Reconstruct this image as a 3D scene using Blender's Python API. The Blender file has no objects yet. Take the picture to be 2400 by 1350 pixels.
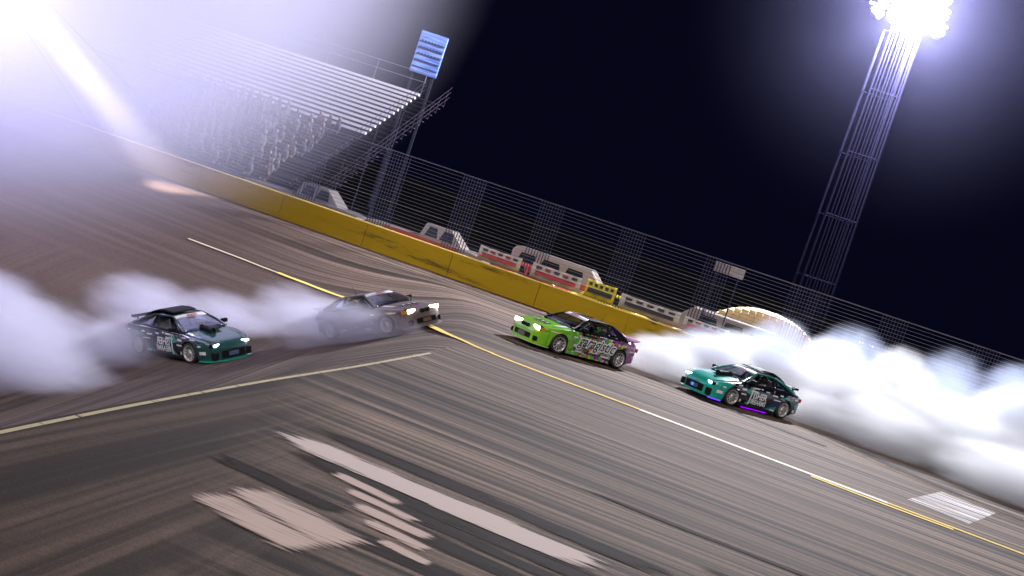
import bpy, bmesh, math, random
from mathutils import Vector, Matrix, Quaternion

random.seed(7)
PI = math.pi
S = bpy.context.scene
COL = S.collection

# ------------------------------------------------------------------ camera
cam_d = bpy.data.cameras.new("camera")
cam_d.sensor_width = 36.0
cam_d.lens = 45.0
cam_d.clip_start = 0.1
cam_d.clip_end = 6000.0
cam = bpy.data.objects.new("camera", cam_d)
COL.objects.link(cam)
cam.matrix_world = (Matrix.Translation((0, 0, 3.6)) @ Matrix.Rotation(math.radians(90 - 3.36), 4, 'X')
                    @ Matrix.Rotation(math.radians(18.6), 4, 'Z'))
S.camera = cam

# ------------------------------------------------------------------ world: night sky
W = bpy.data.worlds.new("World")
S.world = W
W.use_nodes = True
wn = W.node_tree
wn.nodes["Background"].inputs[0].default_value = (0.0016, 0.0018, 0.0085, 1)
wn.nodes["Background"].inputs[1].default_value = 1.0

# added soft fill from the camera side, in place of unseen floodlights
sun_d = bpy.data.lights.new("sun", 'SUN')
sun_d.energy = 1.9
sun_d.angle = math.radians(22)
sun_d.color = (1.0, 0.955, 0.93)
sun = bpy.data.objects.new("sun", sun_d)
COL.objects.link(sun)
sun.rotation_euler = Vector((0.05, 0.80, -0.60)).to_track_quat('-Z', 'Y').to_euler()

S.view_settings.view_transform = 'Standard'
S.view_settings.look = 'None'
S.view_settings.exposure = 0.0
S.view_settings.gamma = 1.0
S.view_settings.use_curve_mapping = False
S.cycles.volume_bounces = 3
S.cycles.max_bounces = 6
S.cycles.transparent_max_bounces = 24
S.cycles.volume_step_rate = 1.0
S.cycles.volume_max_steps = 256
S.cycles.use_denoising = True
S.cycles.sample_clamp_indirect = 4.0


# ------------------------------------------------------------------ node helper
class NT:
    def __init__(s, name, surface=True):
        s.m = bpy.data.materials.new(name)
        s.m.use_nodes = True
        s.t = s.m.node_tree
        s.t.nodes.clear()
        s.out = s.t.nodes.new("ShaderNodeOutputMaterial")

    def n(s, kind, ins=None, **props):
        nd = s.t.nodes.new("ShaderNode" + kind)
        for k, v in props.items():
            setattr(nd, k, v)
        for k, v in (ins or {}).items():
            sock = nd.inputs[k]
            if isinstance(v, bpy.types.NodeSocket):
                s.t.links.new(v, sock)
            elif isinstance(v, bpy.types.Node):
                s.t.links.new(v.outputs[0], sock)
            else:
                sock.default_value = v
        return nd

    def math(s, op, a, b=0.0, c=0.0, clamp=False):
        nd = s.n("Math", {0: a, 1: b, 2: c}, operation=op)
        nd.use_clamp = clamp
        return nd.outputs[0]

    def ramp(s, fac, stops, interp='LINEAR'):
        nd = s.n("ValToRGB", {0: fac})
        cr = nd.color_ramp
        cr.interpolation = interp
        while len(cr.elements) < len(stops):
            cr.elements.new(0.5)
        for e, (p, c) in zip(cr.elements, stops):
            e.position = p
            e.color = (c, c, c, 1) if isinstance(c, (int, float)) else (*c, 1)
        return nd.outputs[0]

    def mix(s, fac, a, b, mode='MIX'):
        nd = s.n("Mix", {}, data_type='RGBA', blend_type=mode)
        for i, v in ((0, fac), (6, a), (7, b)):
            if isinstance(v, bpy.types.NodeSocket):
                s.t.links.new(v, nd.inputs[i])
            else:
                nd.inputs[i].default_value = v if i == 0 or len(v) == 4 else (*v, 1)
        return nd.outputs[2]

    def bsdf(s, color, rough=0.5, **ins):
        d = {"Base Color": color if not isinstance(color, tuple) or len(color) == 4 else (*color, 1), "Roughness": rough}
        d.update(ins)
        b = s.n("BsdfPrincipled", d)
        s.t.links.new(b.outputs[0], s.out.inputs[0])
        return s.m


def plain(name, col, rough=0.5, var=0.12, scale=6.0, **ins):
    t = NT(name)
    tc = t.n("TexCoord")
    nz = t.n("TexNoise", {"Vector": tc.outputs["Object"], "Scale": scale, "Detail": 5.0})
    f = t.ramp(nz.outputs[0], [(0.3, 1 - var), (0.7, 1 + 0 * var)])
    c = t.mix(1.0, col, f, 'MULTIPLY')
    return t.bsdf(c, rough, **ins)


def emit(name, col, strength):
    t = NT(name)
    e = t.n("Emission", {0: (*col, 1), 1: strength})
    t.t.links.new(e.outputs[0], t.out.inputs[0])
    return t.m


def paint(name, col, rough=0.32):
    return plain(name, col, rough, 0.10, 3.0, **{"Coat Weight": 0.6, "Coat Roughness": 0.08})


# ------------------------------------------------------------------ mesh helpers
def link(name, me, mat=None, parent=None):
    o = bpy.data.objects.new(name, me)
    COL.objects.link(o)
    if mat is not None:
        mats = mat if isinstance(mat, (list, tuple)) else [mat]
        for m_ in mats:
            me.materials.append(m_)
    if parent is not None:
        o.parent = parent
    return o


def mk(name, verts, faces, mat=None, parent=None, smooth=False):
    me = bpy.data.meshes.new(name)
    me.from_pydata([tuple(v) for v in verts], [], faces)
    me.update()
    if smooth:
        me.polygons.foreach_set("use_smooth", [True] * len(me.polygons))
    return link(name, me, mat, parent)


def tag(o, label, cat, group=None, kind=None):
    o["label"] = label
    o["category"] = cat
    if group:
        o["group"] = group
    if kind:
        o["kind"] = kind
    return o


def empty(name, loc, rz=0.0):
    o = bpy.data.objects.new(name, None)
    COL.objects.link(o)
    o.location = loc
    o.rotation_euler = (0, 0, rz)
    o.empty_display_size = 0.3
    return o


class G:
    """collects simple solids into one mesh"""
    def __init__(s):
        s.v = []
        s.f = []

    def add(s, v, f):
        b = len(s.v)
        s.v += [Vector(p) for p in v]
        s.f += [tuple(i + b for i in q) for q in f]
        return s

    def box(s, c, d, M=None):
        x, y, z = (k / 2 for k in d)
        vs = [Vector((sx * x, sy * y, sz * z)) for sx in (-1, 1) for sy in (-1, 1) for sz in (-1, 1)]
        vs = [((M @ p) if M else p) + Vector(c) for p in vs]
        return s.add(vs, [(0, 1, 3, 2), (4, 6, 7, 5), (0, 4, 5, 1), (2, 3, 7, 6), (0, 2, 6, 4), (1, 5, 7, 3)])

    def tube(s, pts, r, n=6, r2=None):
        pts = [Vector(p) for p in pts]
        rings = []
        for i, p in enumerate(pts):
            d = (pts[min(i + 1, len(pts) - 1)] - pts[max(i - 1, 0)]).normalized()
            up = Vector((0, 0, 1)) if abs(d.z) < 0.9 else Vector((1, 0, 0))
            a = d.cross(up).normalized()
            b = d.cross(a)
            rr = r if r2 is None else r + (r2 - r) * i / max(1, len(pts) - 1)
            rings.append([p + a * math.cos(2 * PI * k / n) * rr + b * math.sin(2 * PI * k / n) * rr for k in range(n)])
        vs = [q for rg in rings for q in rg]
        fs = []
        for i in range(len(pts) - 1):
            for k in range(n):
                k2 = (k + 1) % n
                fs.append((i * n + k, i * n + k2, (i + 1) * n + k2, (i + 1) * n + k))
        fs.append(tuple(range(n)))
        fs.append(tuple(reversed(range((len(pts) - 1) * n, len(pts) * n))))
        return s.add(vs, fs)

    def lathe(s, prof, c, axis='Y', n=32):
        """prof: (radius, offset along axis)"""
        vs = []
        for r, h in prof:
            for k in range(n):
                a = 2 * PI * k / n
                if axis == 'Y':
                    vs.append((c[0] + r * math.cos(a), c[1] + h, c[2] + r * math.sin(a)))
                elif axis == 'Z':
                    vs.append((c[0] + r * math.cos(a), c[1] + r * math.sin(a), c[2] + h))
                else:
                    vs.append((c[0] + h, c[1] + r * math.cos(a), c[2] + r * math.sin(a)))
        fs = []
        for i in range(len(prof) - 1):
            for k in range(n):
                k2 = (k + 1) % n
                fs.append((i * n + k, i * n + k2, (i + 1) * n + k2, (i + 1) * n + k))
        return s.add(vs, fs)

    def obj(s, name, mat=None, parent=None, smooth=False):
        return mk(name, s.v, s.f, mat, parent, smooth)


def bevel(o, w, seg=2):
    bm = bmesh.new()
    bm.from_mesh(o.data)
    bmesh.ops.remove_doubles(bm, verts=bm.verts, dist=1e-5)
    bmesh.ops.bevel(bm, geom=[e for e in bm.edges if len(e.link_faces) == 2 and e.calc_face_angle(0) > 0.5],
                    offset=w, segments=seg, affect='EDGES', profile=0.6)
    bmesh.ops.recalc_face_normals(bm, faces=bm.faces)
    bm.to_mesh(o.data)
    bm.free()
    return o


def interp(tab, x):
    if x <= tab[0][0]:
        return tab[0][1]
    for (x0, a), (x1, b) in zip(tab, tab[1:]):
        if x <= x1:
            t = (x - x0) / (x1 - x0) if x1 > x0 else 0
            return a + (b - a) * t
    return tab[-1][1]


# ------------------------------------------------------------------ terrain
def wall_y(x):
    return 54.2 - 0.17 * (x + 3)


def smin(a, b, k):
    h = max(k - abs(a - b), 0) / k
    return min(a, b) - h * h * k / 4


CREST = [(-5.6, 3.0), (-4.9, 8.0), (-4.25, 12.4), (-3.85, 14.9), (-3.15, 18.75), (-2.3, 23.0), (-1.35, 28.1), (-.85, 31.0)]


def crest_x(y):
    for (x0, y0), (x1, y1) in zip(CREST, CREST[1:]):
        if y <= y1:
            return x0 + (x1 - x0) * (y - y0) / (y1 - y0)
    return 99.0


def ground_z(x, y):
    """height of the surface one can stand on: the raised apron or the ground beyond it"""
    return 0.004 if (y < 31 and crest_x(y) <= x) else terrain(x, y)


def terrain(x, y):
    bank = 0.53 * (x + 1.2)
    far = -0.30 * (wall_y(x) - y - 3)
    v = -smin(-bank, -far, 3.0)
    v = -smin(-v, 6.0, 2.0)
    return min(0.0, smin(v, 0.0, 0.3))


def axis_grid(lo, hi, step, far):
    a = []
    v = lo
    while v < hi - 1e-6:
        a.append(v)
        v += step
    a.append(hi)
    out = list(a)
    d = step
    v = hi
    while v < far:
        d *= 1.5
        v += d
        out.append(v)
    d = step
    v = lo
    while v > -far:
        d *= 1.5
        v -= d
        out.insert(0, v)
    return out


xs = axis_grid(-46, 30, 0.5, 2200)
ys = axis_grid(4, 62, 0.5, 2200)
gv = [(x, y, terrain(x, y)) for y in ys for x in xs]
nx = len(xs)
gf = [(j * nx + i, j * nx + i + 1, (j + 1) * nx + i + 1, (j + 1) * nx + i)
      for j in range(len(ys) - 1) for i in range(nx - 1)]

# asphalt: long rubber and grooving streaks that follow the lap direction, and on the
# banked infield apron mirrored ones, a prism reflection painted into the colour
t = NT("asphalt")
tc = t.n("TexCoord")
geo = t.n("NewGeometry")
sep = t.n("SeparateXYZ", {0: tc.outputs["Object"]})
X, Y = sep.outputs[0], sep.outputs[1]


def streaks(ang, seedv):
    ca, sa = math.cos(ang), math.sin(ang)
    al = t.math('ADD', t.math('MULTIPLY', X, ca), t.math('MULTIPLY', Y, sa))
    ac = t.math('ADD', t.math('MULTIPLY', X, -sa), t.math('MULTIPLY', Y, ca))
    wv = t.n("TexNoise", {"Vector": t.n("CombineXYZ", {0: t.math('MULTIPLY', al, .05), 1: t.math('MULTIPLY', ac, .12), 2: seedv}).outputs[0],
                          "Scale": 1.0, "Detail": 1.0})
    ac2 = t.math('ADD', ac, t.math('MULTIPLY', wv.outputs[0], 0.7))

    def lay(sa_, sc_, z, det=3.0):
        v = t.n("CombineXYZ", {0: t.math('MULTIPLY', al, sa_), 1: t.math('MULTIPLY', ac2, sc_), 2: seedv + z})
        return t.n("TexNoise", {"Vector": v.outputs[0], "Scale": 1.0, "Detail": det, "Roughness": 0.55}).outputs[0]
    fine = t.ramp(lay(.08, 8.0, 1, 2.0), [(0.38, 0.42), (0.50, 0.95), (0.64, 1.35)])
    mid = t.ramp(lay(.035, 2.1, 4), [(0.36, 0.55), (0.5, 1.0), (0.66, 1.3)])
    dark = t.ramp(lay(.05, 3.4, 9, 1.0), [(0.34, 0.12), (0.44, 0.8), (0.48, 1.0)])
    dark2 = t.ramp(lay(.03, 1.5, 19, 1.0), [(0.34, 0.2), (0.43, 0.85), (0.47, 1.0)])
    wide = t.ramp(lay(.02, .16, 14, 2.0), [(0.3, 0.72), (0.7, 1.2)])
    r = t.mix(1.0, fine, mid, 'MULTIPLY')
    r = t.mix(1.0, r, dark, 'MULTIPLY')
    r = t.mix(1.0, r, dark2, 'MULTIPLY')
    return t.mix(1.0, r, wide, 'MULTIPLY')


s1 = streaks(math.atan2(-.24, .97), 0.0)
s2 = streaks(1.385, 31.0)
edge = t.n("TexNoise", {"Vector": tc.outputs["Object"], "Scale": 0.12, "Detail": 3.0})
side = t.math('ADD', t.math('ADD', X, t.math('MULTIPLY', Y, .10)), t.math('MULTIPLY', edge.outputs[0], 1.2))
side = t.math('MAXIMUM', side, t.math('MULTIPLY', t.math('SUBTRACT', Y, 44.0), 1.0))
msk = t.n("MapRange", {0: side, 1: -.6, 2: 1.2, 3: 0.0, 4: 1.0}).outputs[0]
s2m = t.mix(1.0, t.mix(0.25, s2, (.8, .8, .8)), (.64, .60, .59), "MULTIPLY")
far_l_shade = t.n("MapRange", {0: t.math('ADD', X, t.math('MULTIPLY', t.math('SUBTRACT', Y, 40.0), .55)), 1: -5.0, 2: 2.0, 3: .85, 4: 0.0}).outputs[0]  # unlit far-left ground: its darkness is mixed into the asphalt colour
st = t.mix(t.math('MULTIPLY', far_l_shade, t.n("MapRange", {0: Y, 1: 28.0, 2: 40.0}).outputs[0]), t.mix(msk, s2m, s1), (.42, .41, .44))
blot = t.n("TexNoise", {"Vector": tc.outputs["Object"], "Scale": 0.25, "Detail": 6.0, "Roughness": 0.6})
bl = t.ramp(blot.outputs[0], [(0.3, 0.86), (0.7, 1.08)])
agg = t.n("TexNoise", {"Vector": tc.outputs["Object"], "Scale": 35.0, "Detail": 2.0})
agg2 = t.n("TexNoise", {"Vector": tc.outputs["Object"], "Scale": 9.0, "Detail": 4.0, "Roughness": 0.75})
ag = t.mix(1.0, t.ramp(agg.outputs[0], [(0.35, 0.84), (0.65, 1.12)]), t.ramp(agg2.outputs[0], [(0.36, 0.86), (0.64, 1.12)]), 'MULTIPLY')
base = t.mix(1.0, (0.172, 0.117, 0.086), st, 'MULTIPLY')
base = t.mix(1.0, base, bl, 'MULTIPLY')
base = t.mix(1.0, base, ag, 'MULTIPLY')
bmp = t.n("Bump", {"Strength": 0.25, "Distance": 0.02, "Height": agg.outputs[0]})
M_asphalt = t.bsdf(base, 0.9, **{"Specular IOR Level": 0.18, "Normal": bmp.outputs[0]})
M_field = plain("unlit_field", (0.012, 0.012, 0.014), .95, .5, .4, **{"Specular IOR Level": 0.0})  # near-black colour in place of the missing light beyond the wall
gmi = []
for j in range(len(ys) - 1):
    for i in range(nx - 1):
        gmi.append(1 if (ys[j] + ys[j + 1]) / 2 > wall_y((xs[i] + xs[i + 1]) / 2) + .1 else 0)
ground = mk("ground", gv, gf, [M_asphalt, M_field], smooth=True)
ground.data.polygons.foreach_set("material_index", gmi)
ground["kind"] = "structure"


# raised asphalt apron in front of the lower banked lane: flat deck, concrete edge on its left
av, af = [], []
for (cx, cy) in CREST:
    av += [(1.2, cy, 0.004), (cx, cy, 0.004), (cx, cy, -3.2)]
for i in range(len(CREST) - 1):
    a_ = 3 * i
    af += [(a_, a_ + 3, a_ + 4, a_ + 1), (a_ + 1, a_ + 4, a_ + 5, a_ + 2)]
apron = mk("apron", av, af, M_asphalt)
apron["kind"] = "structure"


def ribbon(name, pts, width, mat, lift=0.006, step=0.5, taper=False):
    """painted stripe draped on the asphalt"""
    pts = [Vector((p[0], p[1])) for p in pts]
    dense = []
    # catmull-rom through points
    for i in range(len(pts) - 1):
        p0 = pts[max(i - 1, 0)]
        p1, p2 = pts[i], pts[i + 1]
        p3 = pts[min(i + 2, len(pts) - 1)]
        n = max(2, int((p2 - p1).length / step))
        for k in range(n):
            u = k / n
            dense.append(0.5 * ((2 * p1) + (-p0 + p2) * u + (2 * p0 - 5 * p1 + 4 * p2 - p3) * u * u
                                + (-p0 + 3 * p1 - 3 * p2 + p3) * u ** 3))
    dense.append(pts[-1])
    vs, fs = [], []
    for i, p in enumerate(dense):
        d = (dense[min(i + 1, len(dense) - 1)] - dense[max(i - 1, 0)]).normalized()
        nn = Vector((-d.y, d.x))
        for sgn in (-1, 1):
            tp_ = math.sin(PI * min(1, max(0.03, i / (len(dense) - 1)))) ** .6 if taper else 1.0
            q = p + nn * sgn * width / 2 * max(.05, tp_)
            vs.append((q.x, q.y, max(ground_z(q.x, q.y), ground_z(p.x, p.y)) + lift))
        if i:
            fs.append((2 * i - 2, 2 * i - 1, 2 * i + 1, 2 * i))
    o = mk(name, vs, fs, mat, smooth=True)
    o["kind"] = "structure"
    return o


def worn_paint(name, col, wear=0.4, sc=1.0):
    t = NT(name)
    tc = t.n("TexCoord")
    mp = t.n("Mapping", {0: tc.outputs["Object"], 2: (0, 0, math.atan2(-.235, .972)), 3: (4.0 / sc, .16 / sc, 1)}, vector_type='TEXTURE')
    nz = t.n("TexNoise", {"Vector": mp.outputs[0], "Scale": 1.0, "Detail": 6.0, "Roughness": 0.65})
    f = t.ramp(nz.outputs[0], [(wear - 0.06, 0.0), (wear + 0.1, 1.0)])
    b = t.n("BsdfPrincipled", {"Base Color": (*col, 1), "Roughness": 0.85, "Specular IOR Level": 0.1})
    tr = t.n("BsdfTransparent")
    mx = t.n("MixShader", {0: f, 1: tr.outputs[0], 2: b.outputs[0]})
    t.t.links.new(mx.outputs[0], t.out.inputs[0])
    return t.m


M_yline = worn_paint("yellow_line_paint", (0.80, 0.56, 0.14), 0.30)
M_wline = worn_paint("white_line_paint", (0.85, 0.80, 0.66), 0.26)
M_thin = worn_paint("thin_line_paint", (0.55, 0.46, 0.30), 0.34)
M_patch = worn_paint("streaky_pale_patch", (0.70, 0.66, 0.66), 0.48, 1.0)
M_blotch = worn_paint("old_white_paint", (0.72, 0.57, 0.51), 0.49, 3.2)
M_dirt = worn_paint("brown_dust", (0.16, 0.095, 0.04), 0.42)
M_rub = worn_paint("tyre_rubber_mark", (0.018, 0.014, 0.013), 0.44)
ribbon("track_line", [(-12.20, 48.16), (-10.76, 47.86), (-9.59, 47.60), (-8.42, 47.25)], .15, M_thin, .012, .3)
LINE = [(-8.42, 47.25), (-7.24, 46.69), (-6.03, 45.81), (-4.77, 44.61), (-3.50, 42.52), (-2.37, 38.84), (-1.34, 33.93), (-0.58, 32.42), (0.01, 32.03), (0.59, 31.66), (3.85, 30.62)]
ribbon("track_line", LINE, 0.24, M_yline, 0.012, 0.3)
ribbon("track_line", [(3.85, 30.62), (6.5, 29.75), (9.6, 28.8)], 0.32, M_wline, 0.008)
ribbon("track_line", [(9.6, 28.8), (12.5, 27.88), (20, 25.5), (34, 21.2)], 0.24, M_yline, 0.008)
ribbon("track_line", [(7.8, 28.95), (9.4, 28.35), (10.9, 28.0)], 0.24, M_yline, 0.012)
ribbon("track_line", [(-4.22, 12.0), (-3.75, 14.9), (-3.05, 18.75), (-2.2, 23.0), (-1.25, 28.1)], 0.065, M_thin, 0.008)  # reflection of the lane line, painted in as a thin second line
ribbon("painted_patch", [(11.3, 30.3), (13.6, 34.6)], 1.5, M_patch, 0.008)  # pale streaky patch across the lane
ribbon("tyre_mark", [(10.6, 40.2), (13, 36.4), (17, 33.6), (24, 30.4), (34, 27)], 0.85, M_rub, 0.008)
ribbon("tyre_mark", [(10.2, 39.2), (12.6, 35.8), (17, 32.7), (24, 29.6), (34, 26)], 0.35, M_dirt, 0.012)
ribbon("tyre_mark", [(4.9, 39.6), (7.2, 37.9), (10, 36.6)], 0.5, M_rub, 0.012)
# broad worn white lettering / splashes of paint close to the camera
TD = Vector((.972, -.235))


def smear_paint(name, col, fine, gain=1.0):
    t = NT(name)
    tc = t.n("TexCoord")
    mp = t.n("Mapping", {0: tc.outputs["Object"], 2: (0, 0, math.atan2(-.235, .972)), 3: (1.3, fine, 1)}, vector_type='TEXTURE')
    nz = t.n("TexNoise", {"Vector": mp.outputs[0], "Scale": 1.0, "Detail": 5.0, "Roughness": 0.6})
    at = t.n("Attribute", attribute_name="wear")
    q = t.math('ADD', at.outputs["Fac"], t.math('MULTIPLY', t.math('SUBTRACT', nz.outputs[0], .5), 2.4))
    f = t.n("MapRange", {0: q, 1: .25, 2: .85 / gain, 3: 0.0, 4: 1.0}).outputs[0]
    b = t.n("BsdfPrincipled", {"Base Color": (*col, 1), "Roughness": 0.9, "Specular IOR Level": 0.1})
    tr = t.n("BsdfTransparent")
    mx = t.n("MixShader", {0: f, 1: tr.outputs[0], 2: b.outputs[0]})
    t.t.links.new(mx.outputs[0], t.out.inputs[0])
    return t.m


M_sm_w = smear_paint("faded_white_lettering_paint", (0.62, 0.47, 0.41), .06)
M_sm_s = smear_paint("chalky_white_stripe_paint", (0.66, 0.54, 0.50), .16, 1.5)
M_sm_d = smear_paint("rubber_and_shade_smear", (0.022, 0.015, 0.013), .08)
TD = Vector((.972, -.235))


def smear(name, p0, p1, width, mat, lift, w0=1.0, w1=1.0):
    """worn paint with a soft, patchy outline: coverage falls off towards its borders"""
    p0, p1 = Vector(p0), Vector(p1)
    d = (p1 - p0).normalized()
    nn = Vector((-d.y, d.x))
    NU, NV = 24, 8
    vs, fs, at = [], [], []
    for i in range(NU + 1):
        u = i / NU
        for j in range(NV + 1):
            v = j / NV * 2 - 1
            q = p0.lerp(p1, u) + nn * v * width / 2 * (w0 + (w1 - w0) * u)
            vs.append((q.x, q.y, ground_z(q.x, q.y) + lift))
            e = min(1, 6 * u * (1 - u) * 1.2)
            at.append(max(0.0, e * (1 - abs(v) ** 3)) * 1.25 - .25)
    for i in range(NU):
        for j in range(NV):
            a = i * (NV + 1) + j
            fs.append((a, a + NV + 1, a + NV + 2, a + 1))
    o = mk(name, vs, fs, mat)
    la = o.data.attributes.new("wear", 'FLOAT', 'POINT')
    la.data.foreach_set("value", at)
    o["kind"] = "structure"
    return o


smear("painted_patch", (-2.05, 13.05), (-.60, 12.1), 1.0, M_sm_w, .010, .7, 1.2)
smear("painted_patch", (-2.3, 12.4), (-.9, 11.6), .8, M_sm_w, .012)
for (p, q, w_) in [((-1.35, 14.85), (-.35, 14.35), .35), ((-1.1, 14.3), (-.1, 13.85), .35), ((-.95, 13.8), (.12, 13.35), .40), ((-.75, 13.3), (.1, 12.9), .35), ((-.5, 12.75), (.15, 12.45), .30)]:
    smear("painted_patch", p, q, w_, M_sm_w, .010)
smear("tyre_mark", (-2.2, 15.3), (2.9, 13.55), .75, M_sm_d, .006)  # dark shading under the white stripe, painted as a smear
smear("tyre_mark", (-1.2, 14.5), (1.8, 13.3), .5, M_sm_d, .007)
smear("tyre_mark", (-.6, 13.7), (2.2, 12.5), .6, M_sm_d, .006)
smear("tyre_mark", (-2.6, 13.9), (-.8, 13.2), .5, M_sm_d, .006)
smear("tyre_mark", (-1.8, 12.9), (1.2, 12.0), .7, M_sm_d, .005)
smear("tyre_mark", (-2.2, 16.95), (3.4, 15.1), .7, M_sm_d, .006)
smear("tyre_mark", (3.0, 16.5), (9.0, 14.6), .5, M_sm_d, .006)
smear("tyre_mark", (1.5, 18.9), (9.0, 17.0), .35, M_sm_d, .006)
smear("painted_stripe", (-2.45, 16.0), (2.25, 14.40), 1.05, M_sm_s, .014, .85, .95)

# ------------------------------------------------------------------ yellow concrete wall
M_wall = NT("yellow_wall_paint")
tt = M_wall
tc = tt.n("TexCoord")
mp = tt.n("Mapping", {0: tc.outputs["Object"], 3: (.22, .22, 1.6)})
nz = tt.n("TexNoise", {"Vector": mp.outputs[0], "Scale": 1.0, "Detail": 7.0, "Roughness": 0.65})
c1 = tt.ramp(nz.outputs[0], [(0.36, (0.10, 0.062, 0.010)), (0.42, (0.29, 0.175, 0.004)), (0.75, (0.36, 0.225, 0.005))])
M_wall = tt.bsdf(c1, 0.8, **{"Specular IOR Level": 0.15})
M_cap = plain("yellow_cap_paint", (0.85, 0.62, 0.16), 0.45, 0.2)
wall = empty("track_wall", (0, wall_y(0), 0))
tag(wall, "long yellow concrete retaining wall along the outside of the track", "wall")
x = -34.0
wa = math.atan2(-.17, 1.0)
k = 0
while x < 44:
    x2 = x + 3.9
    g = G()
    y1, y2 = wall_y(x) - wall_y(0), wall_y(x2) - wall_y(0)
    L = math.hypot(3.88, y2 - y1)
    c = ((x + x2) / 2, (y1 + y2) / 2 + 0.13, 0.40)
    g.box(c, (L, 0.26, 1.26), Matrix.Rotation(wa, 3, 'Z'))
    o = g.obj("wall_panel", M_wall, wall)
    g = G()
    g.box((c[0], c[1] - .005, 1.055), (L + .05, 0.29, 0.05), Matrix.Rotation(wa, 3, 'Z'))
    bevel(g.obj("wall_cap", M_cap, wall), 0.012, 1)
    x = x2
    k += 1

# ------------------------------------------------------------------ catch fence
M_wire = plain("galvanised_cable", (0.15, 0.15, 0.20), 0.35, 0.1, 6, Metallic=0.4)
M_steel = plain("dull_galvanised_steel", (0.04, 0.04, 0.07), 0.9, 0.25, **{"Specular IOR Level": 0.0})
fence = empty("catch_fence", (0, wall_y(0) + .35, 0))
tag(fence, "tall catch fence of steel cables and lattice posts on top of the yellow wall", "fence")


def fp(x, z, off=0.0):
    return Vector((x, wall_y(x) - wall_y(0) + off, z))


HT = 4.35
nw = 22
for i in range(nw):
    z = 1.16 + (HT - 1.16) * i / (nw - 1)
    g = G()
    r = 0.0085 if i % 7 else 0.016
    if i == nw - 1:
        r = .022
    pts = [fp(xx, z - 0.015 * math.sin((xx + 30) * PI / 1.9) ** 2) for xx in [-34 + 3.8 * q for q in range(21)]]
    g.tube(pts, r, 4)
    g.obj("cable", M_wire, fence)
postx = [-13.4, -9.9, -6.4, -2.95, .55, 4.1, 7.75, 11.45, 15.05, 18.7, 22.4, 26.1]
g = G()
wp = 1.0
for a in range(9):
    xx = -wp / 2 + wp * a / 8
    g.tube([(xx, -xx * -.17 * -1, -0.2), (xx, -xx * .17 * 1, HT)], 0.020, 4)
for z in (.4, 2.3, 4.2):
    g.tube([(-wp / 2, .085, z), (wp / 2, -.085, z)], 0.010, 4)
post0 = None
for xx in postx:
    if post0 is None:
        post0 = g.obj("fence_post", M_steel, fence)
        o = post0
    else:
        o = post0.copy()
        COL.objects.link(o)
        o.parent = fence
    o.location = fp(xx, 0, .16)

# sign on the fence
sg = empty("fence_sign", (8.3, wall_y(8.3) + .75, 0))
tag(sg, "small pale sign board high on two thin legs behind the cable fence", "sign")
g = G()
g.box((0, 0, 4.05), (1.25, .05, .42), Matrix.Rotation(wa, 3, 'Z'))
g.obj("sign_board", plain("faded_sign_face", (0.40, 0.33, 0.32), .5, .4, 9), sg)
for sx in (-.45, .45):
    g = G()
    g.tube([(sx, .05 - sx * .17, 0), (sx, .05 - sx * .17, 3.9)], .03, 6)
    g.obj("sign_leg", M_steel, sg)


# ------------------------------------------------------------------ floodlight towers
M_lamp = emit("lit_flood_lens", (0.93, 0.93, 1.0), 60.0)
M_house = plain("lamp_housing", (0.30, 0.30, 0.32), 0.4, 0.1)
M_mast = plain("weathered_mast_steel", (0.009, 0.0085, 0.02), 0.9, 0.2, **{"Specular IOR Level": 0.0})


def tower(loc, H, label, energy, w0=1.0, w1=.95, color=(.92, .92, 1)):
    T = empty("floodlight_tower", loc)
    tag(T, label, "floodlight tower", "floodlight towers round the track")
    # four legs, ladder rungs and diagonal bracing
    for sx in (-1, 1):
        for sy in (-1, 1):
            g = G()
            g.tube([(sx * w0, sy * w0, 0), (sx * w1, sy * w1, H - 1)], .075, 6)
            g.obj("mast_leg", M_mast, T)
    nb = int(H / 1.7)
    for i in range(nb):
        za = i * (H - 1) / nb
        zb = (i + 1) * (H - 1) / nb
        wa_, wb = w0 + (w1 - w0) * i / nb, w0 + (w1 - w0) * (i + 1) / nb
        g = G()
        for q in range(4):
            ca = [(-1, -1), (1, -1), (1, 1), (-1, 1)]
            a, b = ca[q], ca[(q + 1) % 4]
            if i % 2 == 0:
                g.tube([(a[0] * wb, a[1] * wb, zb), (b[0] * wb, b[1] * wb, zb)], .022, 4)
        if g.v:
            g.obj("mast_brace", M_mast, T)
    for yy in (-.6, -.42, -.2, -.05, .15, .32, .5, .68):
        g = G()
        g.tube([(yy, -w0 * .98, 0), (yy, -w1 * .98, H - 1)], .05, 5)
        g.obj("mast_rail", M_mast, T)
    for r_ in range(3):
        z = H - .5 + r_ * .85
        g = G()
        g.box((0, 0, z + .45), (4.4 - .3 * r_, .12, .12))
        g.obj("cross_arm", M_house, T)
        for i in range(5):
            xx = (-1.7 + .85 * i) * (1 - .06 * r_)
            hm = Matrix.Rotation(math.radians(-38), 3, 'X')
            g = G()
            g.lathe([(.12, .30), (.30, .18), (.36, -.05), (.36, -.12)], (0, 0, 0), 'Y', 16)
            g.v = [hm @ v + Vector((xx, -.28, z)) for v in g.v]
            h_ = g.obj("floodlight", M_house, T, True)
            g = G()
            g.lathe([(.35, -.10), (.22, -.16), (.001, -.18)], (0, 0, 0), 'Y', 16)
            g.v = [hm @ v + Vector((xx, -.28, z)) for v in g.v]
            g.obj("lens", M_lamp, h_, True)
    ld = bpy.data.lights.new("flood_lamp", 'POINT')
    ld.energy = energy
    ld.color = color
    ld.shadow_soft_size = 0.5
    lo = bpy.data.objects.new("flood_lamp", ld)
    COL.objects.link(lo)
    lo.parent = T
    lo.location = (0, -1.6, H - .1)
    return T


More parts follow.
